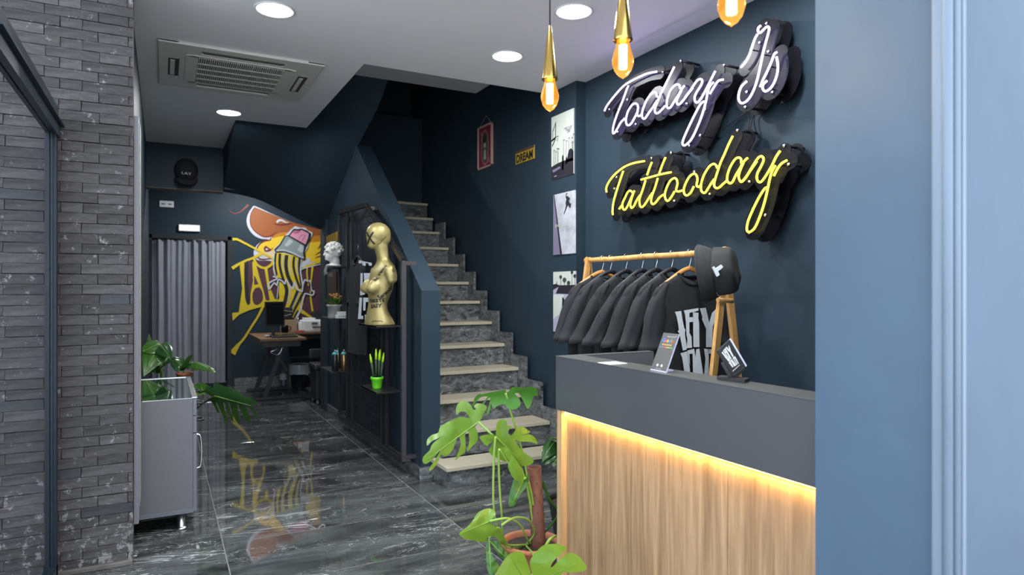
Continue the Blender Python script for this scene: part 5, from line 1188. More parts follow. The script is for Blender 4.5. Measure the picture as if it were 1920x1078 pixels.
def shaped_leaf(t, crop, outline, att, tip, d0, ks, kq, m, name='leaf', rip=.006, rib=.0026, veins=True):
    """leaf blade with its own lobed outline, bent along the midrib (ks, metres nearer at the tip) and cupped across it (kq)"""
    P = [Vector((a, c, 0)) for a, c in cr(crop, outline)]; P = [v.xy for v in catmull(P+[P[0]], 3)[:-1]]
    a, b2 = [Vector(q) for q in cr(crop, [att, tip])]; ax = (b2-a); L = ax.length; ax.normalize(); sd = Vector((-ax.y, ax.x))
    x0, x1 = min(p.x for p in P), max(p.x for p in P); y0, y1 = min(p.y for p in P), max(p.y for p in P)
    st_ = max((x1-x0), (y1-y0))/16; pts = list(P); x = x0
    while x < x1:
        y = y0
        while y < y1: pts.append(Vector((x+.3*st_*math.sin(y), y))); y += st_
        x += st_
    n = len(P); out = delaunay_2d_cdt(pts, [], [list(range(n))], 1, 1e-4)
    def dep(v):
        r_ = v-a; s1 = r_.dot(ax)/L; q = r_.dot(sd)/L
        return d0-ks*s1-.35*ks*s1*abs(s1)+kq*q*q*1.2+rip*math.sin(7*s1+9*abs(q))+.004*abs(math.sin(16*(s1*.8+abs(q)*.6)))
    b = MB(); vs3 = [b.bm.verts.new(at_D(v.x, v.y, dep(v))) for v in out[0]]
    for f in out[2]:
        try: q = b.bm.faces.new([vs3[k] for k in f]); q.smooth = True
        except ValueError: pass
    lone = [v for v in b.bm.verts if not v.link_faces]
    bmesh.ops.delete(b.bm, geom=lone, context='VERTS')
    lf_ = b.build(name, m, t)
    if rib:
        b = MB(); b.tube([at_D(*(a+ax*L*.93*k/8), dep(a+ax*L*.93*k/8)-.001) for k in range(9)], [rib*(1-.75*k/8) for k in range(9)], 6); b.build('midrib', M['stem'], lf_)
    return at_D(a.x, a.y, d0)
def stem(t, pts, r=.0055, m=None, nm='stem'):
    P = catmull(pts, 8); n = len(P); b = MB(); b.tube(P, [r*(1-.35*i/n) for i in range(n)], 9); return b.build(nm, m or M['stem'], t)
# ---- foreground monstera by the counter
PC = Vector((1.485, 2.60, 0))
t = thing('monstera_plant', tuple(PC), 'large monstera with split leaves in a terracotta pot beside the counter', 'potted plant')
pot(t, PC.x, PC.y, .001, .085, .125, .20, M['terracotta'], .012)
pt_, pb_ = at_D(1001, 875, 2.98), Vector((1.515, 2.58, .16))
b = MB(); ax = (pt_-pb_); L_ = ax.length; z_ = ax.normalized(); x_ = Vector((0, 1, 0)).cross(z_).normalized(); Mx = Matrix((x_, z_.cross(x_), z_)).transposed().to_4x4(); Mx.translation = pb_
b.lathe([(.033, 0), (.033, L_), (.027, L_), (.027, L_-.05)], Mx, 30, cap=False)
for k in range(60):
    a = k*2.399; zz = L_*(k+.5)/60; b.sphere(Mx @ Matrix.Translation((.033*math.cos(a), .033*math.sin(a), zz)) @ Matrix.Scale(.0035, 4), 6, 4)
b.build('support_pole', M['pole'], t)
camdir = lambda p: (CO-Vector(p)).normalized()
def lf(bp, bd, tp, td, wid, nrm, m, **k):
    Bq, Tq = at_D(*bp, bd), at_D(*tp, td); N = camdir(Bq)*nrm[0]+Vector((0, 0, 1))*nrm[1]+Vector((c_, -s_, 0))*nrm[2]
    return monstera(t, Bq, Tq, N, wid, m, **k), Bq
root = Vector((PC.x, PC.y, .18))
k1 = (780, 710, 5.132); k2 = (850, 860, 4.946)
B1 = shaped_leaf(t, k1, [(600, 418), (632, 385), (645, 345), (682, 278), (650, 246), (590, 238), (556, 264), (578, 292), (548, 296), (530, 258), (500, 226), (450, 213), (400, 245), (385, 300), (392, 350), (420, 322), (465, 315), (495, 345), (515, 378), (432, 368), (400, 374), (345, 400), (280, 430), (230, 468), (212, 520), (150, 542), (106, 590), (108, 645), (150, 604), (225, 566), (285, 530), (200, 590), (150, 640), (130, 690), (72, 748), (65, 800), (98, 820), (170, 765), (228, 690), (245, 670), (185, 780), (126, 865), (146, 882), (205, 815), (240, 730), (262, 745), (300, 740), (345, 695), (372, 640), (398, 566), (414, 562), (430, 620), (410, 700), (376, 786), (440, 730), (472, 705), (477, 620), (472, 545), (484, 512), (504, 512), (514, 600), (490, 704), (545, 645), (590, 600), (592, 520), (572, 465), (585, 440)], (600, 416), (80, 800), 2.85, .16, .18, M['leaf'])
B2 = shaped_leaf(t, k1, [(868, 135), (858, 106), (780, 120), (700, 134), (640, 148), (600, 150), (562, 190), (545, 258), (582, 218), (625, 178), (688, 172), (665, 205), (640, 240), (655, 238), (712, 178), (700, 260), (678, 340), (706, 330), (722, 240), (742, 292), (782, 262), (850, 248), (900, 290), (960, 292), (1005, 250), (992, 190), (950, 145), (988, 142), (1030, 210), (1072, 290), (1112, 240), (1132, 168), (1168, 160), (1162, 98), (1100, 76), (1040, 88), (960, 80), (920, 86), (892, 122)], (862, 140), (600, 170), 2.92, .10, -.25, M['leaf2'], rib=0)
B3_ = shaped_leaf(t, k1, [(765, 555), (772, 500), (776, 440), (800, 400), (840, 388), (872, 412), (880, 450), (922, 456), (896, 490), (890, 530), (925, 540), (975, 470), (1020, 460), (1070, 488), (1095, 518), (1000, 548), (1080, 534), (1140, 560), (1172, 628), (1100, 608), (1000, 604), (955, 590), (980, 640), (1035, 705), (1130, 778), (1105, 826), (1045, 840), (990, 835), (970, 812), (905, 800), (830, 790), (740, 742), (704, 708), (714, 660), (748, 604), (705, 625), (684, 652), (640, 610), (612, 560), (660, 542), (730, 535)], (765, 556), (1020, 810), 2.80, -.05, .10, M['leaf'])
B4 = shaped_leaf(t, k1, [(800, 690), (808, 668), (832, 656), (872, 668), (930, 738), (1000, 838), (1037, 930), (1030, 1010), (1006, 1042), (984, 1000), (940, 962), (900, 890), (884, 830), (900, 792), (852, 735), (828, 698)], (805, 680), (1020, 1030), 2.74, -.06, .25, M['leaf'])
B5 = shaped_leaf(t, k2, [(640, 250), (690, 140), (700, 200), (682, 260), (620, 335), (570, 430), (540, 446), (512, 430), (518, 340), (545, 240), (562, 192), (600, 225)], (650, 190), (540, 440), 2.90, .02, .1, M['leaf2'])
B6 = shaped_leaf(t, k2, [(335, 582), (372, 548), (392, 515), (378, 480), (335, 460), (270, 475), (220, 510), (168, 590), (120, 640), (65, 680), (58, 705), (110, 745), (200, 760), (300, 776), (312, 730), (350, 724), (402, 732), (450, 782), (502, 816), (502, 778), (462, 700), (430, 655), (382, 628)], (335, 580), (80, 690), 2.70, .07, .12, M['leaf'])
for hole in ([(240, 545), (262, 550), (255, 575), (232, 565)], [(160, 605), (200, 598), (208, 612), (172, 620)], [(235, 640), (262, 650), (245, 700), (205, 722), (212, 680)]): pass
B7 = shaped_leaf(t, k2, [(312, 732), (300, 800), (304, 900), (310, 1000), (335, 1075), (372, 1068), (426, 1002), (388, 945), (352, 870), (345, 820)], (330, 735), (350, 1060), 2.72, .05, .1, M['leaf2'])
shaped_leaf(t, k2, [(335, 762), (380, 758), (440, 798), (505, 882), (500, 930), (462, 935), (420, 890), (370, 820)], (340, 765), (490, 925), 2.74, .02, .1, M['leaf2'])
B8 = shaped_leaf(t, k2, [(360, 1110), (400, 1050), (430, 1000), (500, 900), (560, 866), (622, 860), (656, 890), (700, 1000), (722, 1090), (700, 1200), (520, 1230), (400, 1190)], (700, 1200), (520, 890), 2.46, .14, .12, M['leaf'])
B9 = shaped_leaf(t, k2, [(748, 1180), (735, 1078), (714, 1000), (715, 940), (760, 872), (830, 806), (900, 790), (990, 795), (1052, 836), (990, 890), (930, 950), (902, 1000), (925, 998), (1000, 920), (1080, 873), (1150, 895), (1212, 960), (1238, 1020), (1190, 1045), (1080, 1056), (1020, 1052), (985, 1110), (930, 1200), (820, 1230)], (770, 1150), (1160, 960), 2.44, .10, .10, M['leaf'])
for Bq, mid in ((B1, [at_D(930, 822, 2.82), at_D(960, 850, 2.86), at_D(985, 900, 2.92), at_D(1000, 1000, 2.98)]), (B2, [at_D(960, 780, 2.93), at_D(975, 830, 2.94), at_D(986, 880, 2.94), at_D(1002, 1000, 2.98)]),
                (B3_, [at_D(926, 860, 2.80), at_D(925, 940, 2.80), at_D(931, 985, 2.82), at_D(942, 1020, 2.85)]), (B4, [at_D(935, 852, 2.75), at_D(936, 900, 2.78), at_D(941, 970, 2.80), at_D(947, 1025, 2.86)]),
                (B6, [at_D(952, 972, 2.72), at_D(975, 984, 2.80), at_D(988, 1010, 2.9)]), (B5, [at_D(990, 900, 2.92), at_D(1000, 950, 2.96)]), (B7, [at_D(935, 990, 2.75), at_D(950, 1020, 2.85)]), (B8, [at_D(1003, 1060, 2.55), at_D(1000, 1040, 2.8)]), (B9, [at_D(1003, 1060, 2.55), at_D(1001, 1040, 2.8)]),
                (at_D(940, 985, 2.7), [at_D(955, 975, 2.72), at_D(972, 970, 2.78), at_D(992, 976, 2.86), at_D(1002, 1000, 2.95)])):
    stem(t, [Bq]+mid+[Vector((PC.x+.02*math.sin(Bq.x*50), PC.y+.02, .175))])
stem(t, [at_D(1015, 900, 3.0), at_D(1030, 935, 3.02), at_D(1046, 965, 3.04), Vector((PC.x+.06, PC.y+.04, .18))], .007, M['leafmid'])
stem(t, [at_D(1012, 960, 3.0), at_D(1020, 985, 3.0), Vector((PC.x+.03, PC.y+.0, .18))], .004); stem(t, [at_D(1018, 1035, 2.9), at_D(1030, 1012, 2.9), at_D(1042, 1005, 2.95)], .008)
# ---- dark plant behind the counter corner
PD = Vector((1.98, 3.05, 0))
t = thing('rubber_plant', tuple(PD), 'dark green leafy plant half hidden behind the counter corner', 'potted plant')
pot(t, PD.x, PD.y, .001, .08, .11, .19, M['black'], .006)
for k, (bx__, tx_) in enumerate((((1040, 828), (1016, 858)), ((1042, 838), (1022, 864)), ((1048, 826), (1034, 812)), ((1055, 830), (1075, 850)), ((1052, 820), (1070, 806)), ((1045, 842), (1038, 868)))):
    Bq, Tq = at_D(*bx__, 3.55), at_D(*tx_, 3.45); monstera(t, Bq, Tq, camdir(Bq)*.6+Vector((0, 0, .9)), .09, M['leafdark'], nl=1, droop=.25, cup=.3, seed=20+k, back=100)
    stem(t, [Bq, at_D(1050, 860, 3.58), Vector((PD.x, PD.y, .18))], .004)

# ================================================================== CABINET LEFT
t = thing('grey_cabinet', (.02, 4.5, 0), 'low grey drawer cabinet with dark glass top along the left wall', 'cabinet')
CX0, CX1, CY0, CY1, CZ0, CZ1 = -.132, .155, 4.07, 5.05, .105, .738
b = MB(); b.box(CX0, CX1, CY0, CY1, CZ0, CZ1-.004, .001); b.build('body', M['cab'], t)
b = MB(); b.box(CX0, CX1+.002, CY0-.001, CY1, CZ0-.006, CZ0+.016, .001); b.build('base_edge', M['cabfront'], t)
b = MB(); b.box(CX0, CX1+.018, CY0+.004, CY1, CZ1-.004, CZ1, .001); b.build('glass_top', M['cabtop'], t)
b = MB(); b.box(CX1-.006, CX1+.022, CY0, CY1, CZ1-.002, CZ1+.004, .001); b.box(CX0, CX1+.02, CY1-.012, CY1, CZ1-.002, CZ1+.004, .001); b.build('metal_trim', M['steel'], t)
ym_ = (CY0+CY1)/2
def chandle(p, parent, L=.08, r=.007, m=M['black'], vert=False):
    b = MB(); x, y, z = p; h = L/2
    pts = [(x, y-h, z), (x+.026, y-h, z-.004), (x+.036, y-h*.6, z-.006), (x+.038, y, z-.006), (x+.036, y+h*.6, z-.006), (x+.026, y+h, z-.004), (x, y+h, z)] if not vert else [(x, y, z-h), (x+.018, y, z-h*.95), (x+.024, y, z-h*.7), (x+.028, y, z), (x+.024, y, z+h*.7), (x+.018, y, z+h*.95), (x, y, z+h)]
    b.tube(catmull(pts, 4), r, 9); b.build('handle', m, parent)
for j, (y0, y1) in enumerate(((CY0+.001, ym_-.002), (ym_+.002, CY1-.001))):
    for i, (z0, z1) in enumerate(((CZ1-.098, CZ1-.006), (CZ1-.195, CZ1-.102))):
        b = MB(); b.box(CX1+.001, CX1+.019, y0, y1, z0, z1, .0015); d = b.build('drawer', M['cabfront'], t); chandle((CX1+.019, (y0+y1)/2-.12, (z0+z1)/2+.01), d)
    b = MB(); b.box(CX1+.001, CX1+.019, y0, y1, CZ0+.002, CZ1-.199, .0015); d = b.build('door', M['cabfront'], t); chandle((CX1+.019, (y0+.05) if j == 0 else y1-.05, CZ1-.31), d, .19, .005, M['chrome'], True)
for x in (CX0+.06, CX1-.055):
    for y in ((CY0+.07, CY1-.07) if x > 0 else (CY1-.07,)):
        b = MB(); b.lathe([(.036, 0), (.036, .006), (.027, .012), (.0235, .016), (.0235, CZ0-.004)], Matrix.Translation((x, y, .0005)), 26); b.build('leg', M['steel'], t)
# glass cabinet protectors: paper notice
q = at_Z(296, 703, CZ1+.004)
b = MB(); b.bar((-.09, 5.12, .62), (-.02, 5.12, .80), .12, .004, up=(0, 1, 0)); 
# ---- plants behind the cabinet
PE = Vector((.03, 5.68, 0))
t = thing('tall_philodendron', tuple(PE), 'broad-leaved green plant rising behind the grey cabinet, near the brick wall', 'potted plant')
pot(t, PE.x-.01, PE.y, .001, .10, .14, .30, M['black'], .006)
def lf2(bp, tp, d0, d1, wid, N, m=M['leafmid'], **k):
    Bq, Tq = at_D(*bp, d0), at_D(*tp, d1); monstera(t, Bq, Tq, Vector(N), wid, m, **k); return Bq
D5 = 4.72
L1 = [lf2((300, 648), (287, 688), D5, D5-.12, .15, camdir((0, 5, .9))+Vector((0, 0, .3)), nl=1, droop=.15, cup=.2, back=120), lf2((296, 650), (272, 700), D5, D5-.2, .13, camdir((0, 5, .9)), M['leafmid'], nl=1, droop=.15, cup=.25, back=120),
      lf2((300, 646), (320, 668), D5, D5-.1, .11, camdir((0, 5, .9))+Vector((0, 0, .6)), M['leafdark'], nl=1, droop=.2, cup=.2, back=110), lf2((300, 682), (325, 672), D5+.1, D5, .13, camdir((0, 5, .9))+Vector((0, 0, .8)), M['leafdark'], nl=1, droop=.1, cup=.2, back=110),
      lf2((296, 684), (278, 692), D5+.1, D5, .12, camdir((0, 5, .9))+Vector((0, 0, .5)), M['leafdark'], nl=1, droop=.2, cup=.2, back=110), lf2((281, 660), (279, 625), D5+.1, D5+.1, .06, camdir((0, 5, .9)), M['leafdark'], nl=1, droop=.1, cup=.3, back=90),
      lf2((298, 645), (268, 655), D5, D5-.1, .12, camdir((0, 5, .9))+Vector((0, 0, .9)), M['leafmid'], nl=1, droop=.25, cup=.2, back=120)]
for Bq in L1: stem(t, [Bq, at_D(302, 690, D5+.05), Vector((PE.x-.01, PE.y, .9)) if False else at_D(303, 720, D5+.15), Vector((PE.x-.01, PE.y, .29))], .010)
PF = Vector((.28, 5.62, 0))
t = thing('small_potted_palm', tuple(PF), 'arching green leaves in a terracotta pot on a black stand before the curtain', 'potted plant')
D6 = 5.05; pc = at_D(346, 703, D6); 
zr = pc.z+.02
b = MB()
for k in range(4): a = k*PI/2+.6; b.bar((pc.x+.09*math.cos(a), pc.y+.09*math.sin(a), 0), (pc.x+.06*math.cos(a), pc.y+.06*math.sin(a), zr-.10), .014)
b.box(pc.x-.09, pc.x+.09, pc.y-.09, pc.y+.09, zr-.115, zr-.10, .003); b.build('stand', M['black'], t)
t['base'] = (pc.x, pc.y, 0)
pot(t, pc.x, pc.y, zr-.0995, .04, .055, .10, M['terracotta'], .005)
LL = [lf2((343, 683), (357, 665), D6, D6-.1, .10, camdir((.2, 5.3, .9))+Vector((0, 0, .6)), nl=1, droop=.15, cup=.3, back=110), lf2((340, 684), (322, 668), D6, D6, .10, camdir((.2, 5.3, .9))+Vector((0, 0, .8)), M['leafdark'], nl=1, droop=.2, cup=.3, back=110),
      lf2((345, 682), (368, 678), D6, D6-.05, .09, camdir((.2, 5.3, .9))*.4+Vector((0, 0, 1)), M['leafdark'], nl=1, droop=.2, cup=.4, back=110), lf2((362, 679), (405, 692), D6, D6-.25, .13, camdir((.2, 5.3, .9))*.5+Vector((0, 0, 1)), M['leafmid'], nl=4, gap=.2, droop=.1, cup=.45, back=110), lf2((336, 685), (336, 692), D6, D6-.05, .08, (0, -1, .4), M['leafdark'], nl=1, droop=.3, cup=.3, back=100)]
for Bq in LL: stem(t, [Bq, at_D(343, 690, D6), Vector((pc.x, pc.y, zr-.02))], .006)
# big split leaf reaching out right of the cabinet
PG = Vector((.06, 5.28, 0))
t = thing('monstera_plant', tuple(PG), 'monstera behind the grey cabinet with one large split leaf arching over the floor', 'potted plant')
pot(t, PG.x-.02, PG.y+.02, .001, .09, .12, .22, M['terracotta'], .008)
Bq, Tq = at_D(401, 742, 4.55), at_D(478, 772, 4.40)
Bq = shaped_leaf(t, (260, 620, 5.9875), [(865, 735), (800, 730), (745, 690), (680, 705), (672, 690), (745, 665), (750, 635), (800, 625), (835, 650), (838, 600), (870, 572), (905, 600), (960, 625), (1050, 650), (1130, 690), (1200, 740), (1280, 770), (1325, 800), (1318, 838), (1250, 792), (1290, 860), (1336, 960), (1320, 992), (1285, 920), (1225, 850), (1185, 815), (1225, 900), (1256, 1010), (1232, 1030), (1185, 975), (1145, 890), (1105, 815), (1115, 900), (1142, 1040), (1120, 1048), (1062, 950), (1022, 820), (1004, 825), (1062, 1000), (1040, 1005), (990, 900), (968, 815), (952, 820), (975, 930), (990, 1035), (965, 1040), (940, 950), (900, 860), (882, 815), (868, 812), (905, 905), (888, 922), (850, 850), (815, 795), (780, 775), (800, 760)], (860, 735), (1290, 850), 4.55, .18, .5, M['leafdark'], rib=.004)
stem(t, [Bq, at_D(388, 752, 4.62), at_D(368, 768, 4.75), Vector((PG.x-.02, PG.y, .20))], .007, M['leafmid'])
Bq2 = at_D(382, 738, 4.85); monstera(t, Bq2, at_D(375, 716, 4.9), camdir(Bq2)+Vector((.3, 0, .3)), .13, M['leafmid'], nl=1, droop=.1, cup=.2, back=110); stem(t, [Bq2, at_D(374, 760, 4.9), Vector((PG.x-.02, PG.y, .2))], .005)

# ================================================================== DESK AREA
t = thing('standing_desk', (1.27, 8.8, 0), 'dark wood topped standing desk with angled black legs in front of the mural', 'desk')
DZt = .75; dx0, dx1, dy0, dy1 = 1.03, 1.50, 8.25, 9.42
b = MB(); b.box(dx0, dx1+.06, dy0, dy1, DZt-.028, DZt, .003); b.box(dx1+.06, 2.55, 9.28, 9.86, DZt-.028, DZt, .003); b.build('desk_top', M['deskwood'], t)
b = MB(); b.box(dx0+.05, dx1, dy0+.03, dy0+.06, DZt-.10, DZt-.03); b.box(dx0+.03, dx0+.06, dy0+.05, dy1-.05, DZt-.09, DZt-.03); b.box(dx1+.1, 2.5, 9.33, 9.37, DZt-.1, DZt-.03); b.build('under_frame', M['blackmetal'], t)
for y in (8.42, 9.20):
    b = MB(); b.bar((1.10, y, .035), (1.33, y, DZt-.05), .05, .035, .003, up=(0, 1, 0)); b.bar((1.36, y, .34), (1.16, y, DZt-.06), .03, .03, .003, up=(0, 1, 0)); b.bar((.98, y, .02), (1.52, y, .02), .05, .035, .003); lg = b.build('leg', M['blackmetal'], t)
    b = MB(); b.lathe([(.018, -.004), (.018, .02)], Matrix.Translation((1.0, y, .003)), 14); b.build('foot_pad', M['steel'], lg)
b = MB(); b.box(2.35, 2.39, 9.4, 9.44, 0, DZt-.03); b.box(2.35, 2.39, 9.75, 9.79, 0, DZt-.03); b.build('leg', M['blackmetal'], t)
p = at_Y(527, 662, 8.35)
b = MB(); b.tube(catmull([at_Y(524, 642, 8.35), at_Y(518, 655, 8.33), at_Y(507, 660, 8.33), at_Y(520, 665, 8.33), at_Y(527, 658, 8.33), at_Y(531, 643, 8.35)], 5), .006, 7); b.build('chrome_bracket', M['chrome'], t)
# monitor
mx_ = (at_Y(493, 600, 8.75).x+at_Y(533, 600, 8.75).x)/2; zt_, zb_ = at_Y(510, 567, 8.75).z, at_Y(510, 613, 8.75).z
w_ = at_Y(533, 600, 8.75).x-at_Y(493, 600, 8.75).x
t = thing('monitor', (mx_, 8.75, DZt), 'black computer monitor on the standing desk', 'monitor')
b = MB(); b.obox(Matrix.Translation((mx_+.01, 8.74, (zt_+zb_)/2+.01)) @ Matrix.Rotation(.15, 4, 'Z') @ Matrix.Rotation(-.08, 4, 'X'), w_*.93, .03, zt_-zb_, .004); b.build('housing', M['black'], t)
b = MB(); b.obox(Matrix.Translation((mx_+.012, 8.722, (zt_+zb_)/2+.01)) @ Matrix.Rotation(.15, 4, 'Z') @ Matrix.Rotation(-.08, 4, 'X'), w_*.82, .004, (zt_-zb_)*.86); b.build('screen', M['screen'], t)
b = MB(); b.box(mx_-.09, mx_+.07, 8.68, 8.86, DZt+.001, DZt+.014, .004); b.box(mx_-.02, mx_+.02, 8.76, 8.79, DZt, zb_+.06); b.build('stand', M['black'], t)
t = thing('pen_display', (1.34, 8.45, DZt), 'flat black drawing tablet lying at the front edge of the desk', 'tablet')
b = MB(); b.obox(Matrix.Translation((1.33, 8.47, DZt+.018)) @ Matrix.Rotation(.08, 4, 'X'), .30, .22, .018, .004); b.build('body', M['black'], t)
b = MB(); b.obox(Matrix.Translation((1.33, 8.47, DZt+.0285)) @ Matrix.Rotation(.08, 4, 'X'), .27, .19, .002); b.build('screen', M['screen'], t)
b = MB(); P0 = at_Y(509, 618, 8.6); rows = [[(P0.x-.07+.14*i/6, 8.58+.12*j/5, DZt+.012+.03*abs(noise.noise(Vector((i*.9, j*.8, 3))))) for i in range(7)] for j in range(6)]
b.grid(rows, False); o = b.build('plastic_wrap', M['binbag']); tag(o, 'crumpled clear plastic wrap on the desk below the monitor', 'plastic wrap')
# box, mug, cups
def simple(name, lab, cat, px, py, Y, w, d, h, m, bev=.003, z=DZt):
    p = at_Y(px, py, Y); b = MB(); b.box(p.x-w/2, p.x+w/2, Y-d/2, Y+d/2, z+.001, z+h, bev); o = b.build(name, m); return tag(o, lab, cat)
t = thing('cardboard_box', (at_Y(541, 605, 9.5).x, 9.5, DZt), 'tan cardboard box with a black wrapped bundle on top, behind the monitor', 'box')
p = at_Y(541, 605, 9.5); b = MB(); b.box(p.x-.10, p.x+.10, 9.42, 9.58, DZt+.001, DZt+.17, .003); b.build('carton', M['board'], t)
b = MB(); b.box(p.x-.075, p.x+.045, 9.44, 9.56, DZt+.171, DZt+.34, .015); b.build('bundle', M['black'], t)
b = MB(); b.bar((p.x-.07, 9.435, DZt+.30), (p.x+.05, 9.435, DZt+.28), .004); b.bar((p.x-.07, 9.435, DZt+.22), (p.x+.03, 9.435, DZt+.25), .004); b.build('strap', M['whitep'], t)
p = at_Y(534, 615, 9.35)
t = thing('coffee_mug', (p.x, 9.35, DZt), 'black round mug on the desk in front of the cardboard box', 'mug')
b = MB(); b.lathe([(.036, 0), (.045, .01), (.048, .06), (.044, .10), (.041, .10), (.043, .06), (.038, .012), (.0005, .01)], Matrix.Translation((p.x, 9.35, DZt+.001)), 26, cap=False); b.build('cup', M['blackgloss'], t)
b = MB(); b.tube(catmull([(p.x+.045, 9.35, DZt+.08), (p.x+.075, 9.35, DZt+.075), (p.x+.075, 9.35, DZt+.04), (p.x+.043, 9.35, DZt+.03)], 5), .005, 8); b.build('handle', M['blackgloss'], t)
p = at_Y(553, 610, 9.5)
t = thing('pen_cup', (p.x, 9.5, DZt), 'dark cup full of upright pens and brushes left of the printer', 'pen cup')
b = MB(); b.lathe([(.038, 0), (.042, .10), (.038, .10), (.035, .006), (.0005, .005)], Matrix.Translation((p.x, 9.5, DZt+.001)), 22, cap=False); b.build('cup', M['black'], t)
for k in range(9):
    a = rq.uniform(0, 6.28); b = MB(); b.tube([(p.x+.02*math.cos(a), 9.5+.02*math.sin(a), DZt+.01), (p.x+.045*math.cos(a), 9.5+.045*math.sin(a), DZt+rq.uniform(.15, .22))], .004, 6); b.build('pen', (M['cab'], M['black'], M['steel'])[k % 3], t)
simple('ink_bottle', 'white labelled bottle between the pens and the printer', 'bottle', 563, 610, 9.55, .06, .05, .13, M['whitep'], .01)
simple('tape_box', 'small red and white carton lying beside the printer', 'box', 561, 618, 9.35, .13, .06, .025, mat('red_white_carton', (.40, .08, .06), .6))
p = at_Y(588, 610, 9.55)
t = thing('printer', (p.x, 9.55, DZt), 'white desktop printer on the right of the desk', 'printer')
b = MB(); b.box(p.x-.17, p.x+.22, 9.38, 9.72, DZt+.001, DZt+.155, .015); b.box(p.x-.13, p.x+.02, 9.5, 9.7, DZt+.155, DZt+.185, .006); b.build('housing', M['whitep'], t)
b = MB(); b.box(p.x-.05, p.x+.20, 9.370, 9.385, DZt+.055, DZt+.070); b.build('paper_slot', M['black'], t)
b = MB(); b.obox(Matrix.Translation((p.x+.12, 9.40, DZt+.125)) @ Matrix.Rotation(.5, 4, 'X'), .14, .10, .01, .003); b.build('output_tray', M['paper'], t)
b = MB(); b.box(p.x-.06, p.x+.02, 9.374, 9.382, DZt+.10, DZt+.13, .002); b.build('control_panel', M['cab'], t)
simple('black_case', 'black case standing behind the printer', 'case', 600, 600, 9.76, .22, .10, .27, M['black'], .01)
# bottle on the floor
p = at_Z(531, 707, 0); p.y = 9.3; p = Vector((at_Y(531, 700, 9.3).x, 9.3, 0))
t = thing('water_bottle', tuple(p), 'large clear water bottle with magenta cap on the floor beneath the desk', 'bottle')
b = MB(); b.lathe([(.04, 0), (.045, .01), (.045, .10), (.041, .11), (.045, .12), (.045, .22), (.03, .27), (.014, .29), (.014, .305)], Matrix.Translation(p+Vector((0, 0, .001))), 24); b.build('body', M['petblue'], t)
b = MB(); b.lathe([(.017, .30), (.017, .325)], Matrix.Translation(p), 16); b.build('cap', mat('magenta_cap', (.25, .02, .15), .4), t)
b = MB(); b.lathe([(.0455, .12), (.0455, .20)], Matrix.Translation(p), 24, cap=False); b.build('label_band', M['binbag'], t)
p = Vector((at_Y(561, 700, 9.35).x, 9.35, 0))
t = thing('waste_bin', tuple(p), 'black waste bin with a clear liner folded over its rim', 'bin')
b = MB(); b.lathe([(.10, 0), (.135, .30), (.14, .30), (.130, .285), (.10, .01), (.0005, .008)], Matrix.Translation(p+Vector((0, 0, .001))), 30, cap=False); b.build('bucket', M['black'], t)
b = MB(); rows = []
for j in range(7):
    rows.append([(p.x+(.142+.01*j/6+.008*noise.noise(Vector((k*.7, j*.5, 2))))*math.cos(2*PI*k/40), p.y+(.142+.01*j/6+.008*noise.noise(Vector((k*.7, j*.5, 2))))*math.sin(2*PI*k/40), .315-.022*j-(.03*j/6*noise.noise(Vector((k*.4, 0, 5))))) for k in range(41)])
b.grid(rows); b.build('liner', M['binbag'], t)
# office stool (half hidden) : padded black seat over a square base cabinet with casters
p = Vector((at_Y(601, 740, 7.9).x, 7.85, 0))
t = thing('padded_stool', (1.72, 7.95, 0), 'black padded stool with casters partly hidden by the under-stair wall', 'stool')
b = MB(); b.box(1.555, 1.90, 7.75, 8.12, .40, .47, .025); b.build('seat', M['black'], t)
b = MB(); b.box(1.58, 1.88, 7.78, 8.09, .06, .40, .01); b.build('base', M['black'], t)
b = MB(); b.box(1.57, 1.90, 8.12, 8.17, .50, .62, .02); b.box(1.7, 1.76, 8.13, 8.16, .40, .52); b.build('backrest', M['black'], t)
for x in (1.60, 1.86):
    for y in (7.80, 8.06): b = MB(); b.tube([(x-.012, y, .026), (x+.012, y, .026)], .025, 16); b.box(x-.006, x+.006, y-.006, y+.006, .03, .07); b.build('caster', M['cab'], t)
t = thing('side_frame', (1.55, 9.3, 0), 'thin black metal frame standing behind the waste bin', 'frame')
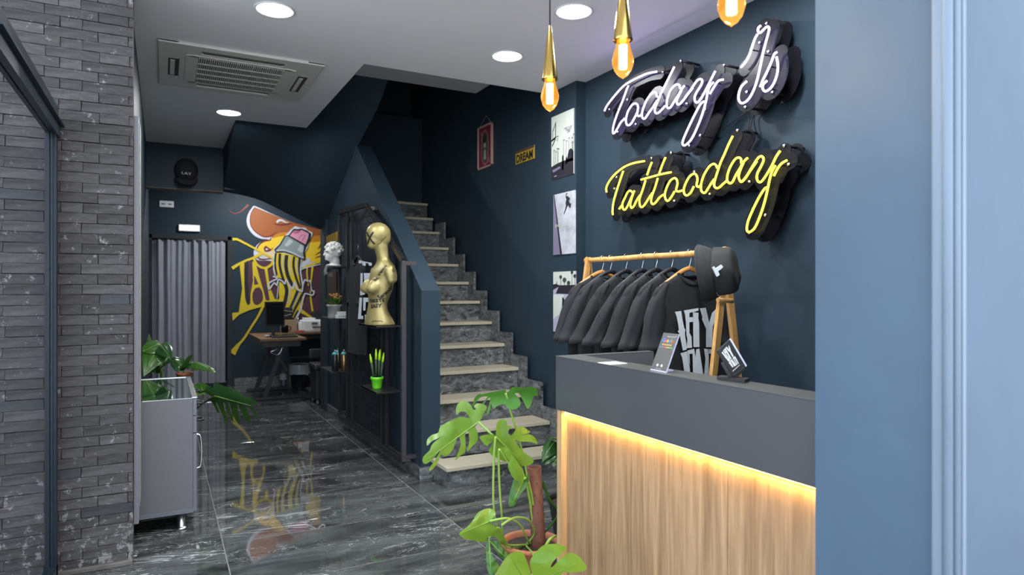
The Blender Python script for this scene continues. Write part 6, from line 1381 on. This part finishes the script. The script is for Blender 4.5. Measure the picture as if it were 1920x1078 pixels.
b = MB(); xx = at_Y(540, 690, 9.2).x; b.box(xx-.01, xx+.01, 9.19, 9.21, 0, .62); b.box(xx, xx+.6, 9.19, 9.21, .41, .43); b.box(xx+.6, xx+.62, 9.19, 9.21, 0, .43); b.build('frame_bar', M['blackmetal'], t)

# ================================================================== GLASS DOOR AT THE BRICK PIER
DXg = -.451
t = thing('entrance_door', (DXg, 3.4, 0), 'open glass entrance door with dark blue aluminium frame against the brick wall', 'door')
b = MB(); b.box(DXg-.025, DXg+.025, 3.655, 3.70, 0, 2.10, .003); b.box(DXg+.004, DXg+.012, 3.645, 3.66, 0, 2.10, .002); b.box(DXg-.012, DXg-.004, 3.645, 3.66, 0, 2.10, .002); b.build('hinge_stile', M['alu'], t)
b = MB(); b.box(DXg-.025, DXg+.025, 2.35, 3.70, 2.10, 2.145, .003); b.box(DXg+.020, DXg+.028, 2.35, 3.70, 2.135, 2.19, .001); b.build('top_rail', M['alu'], t)
b = MB(); b.box(DXg-.003, DXg+.050, 2.35, 3.72, 2.105, 2.112); b.box(DXg+.028, DXg+.034, 2.35, 3.72, 2.02+.03, 2.112, .001); b.box(DXg-.02, DXg+.028, 2.35, 3.70, 2.06, 2.10, .001); b.build('closer_channel', M['alu'], t)
b = MB(); b.box(DXg-.025, DXg+.025, 2.32, 2.36, 0, 2.10, .003); b.build('lock_stile', M['alu'], t)
b = MB(); b.box(DXg-.025, DXg+.025, 2.35, 3.70, .0, .07, .003); b.build('bottom_rail', M['alu'], t)
b = MB(); b.box(DXg-.004, DXg+.004, 2.355, 3.66, .07, 2.06); b.build('glass_pane', M['glass'], t)

# ================================================================== FINISH: put every thing's origin at its base
for r in ROOTS:
    base = Vector(r['base']); r.location = base; del r['base']
    seen = set()
    def rec(o):
        for ch in o.children:
            if ch.type == 'MESH' and ch.data.name not in seen:
                seen.add(ch.data.name); ch.data.transform(Matrix.Translation(-base))
            rec(ch)
    rec(r)
for o in list(bpy.data.objects):
    if o.type == 'EMPTY' and not o.children: print('EMPTY WITHOUT CHILD', o.name)
print('objects', len(bpy.data.objects), 'tris', sum(len(m.polygons)*2 for m in bpy.data.meshes))
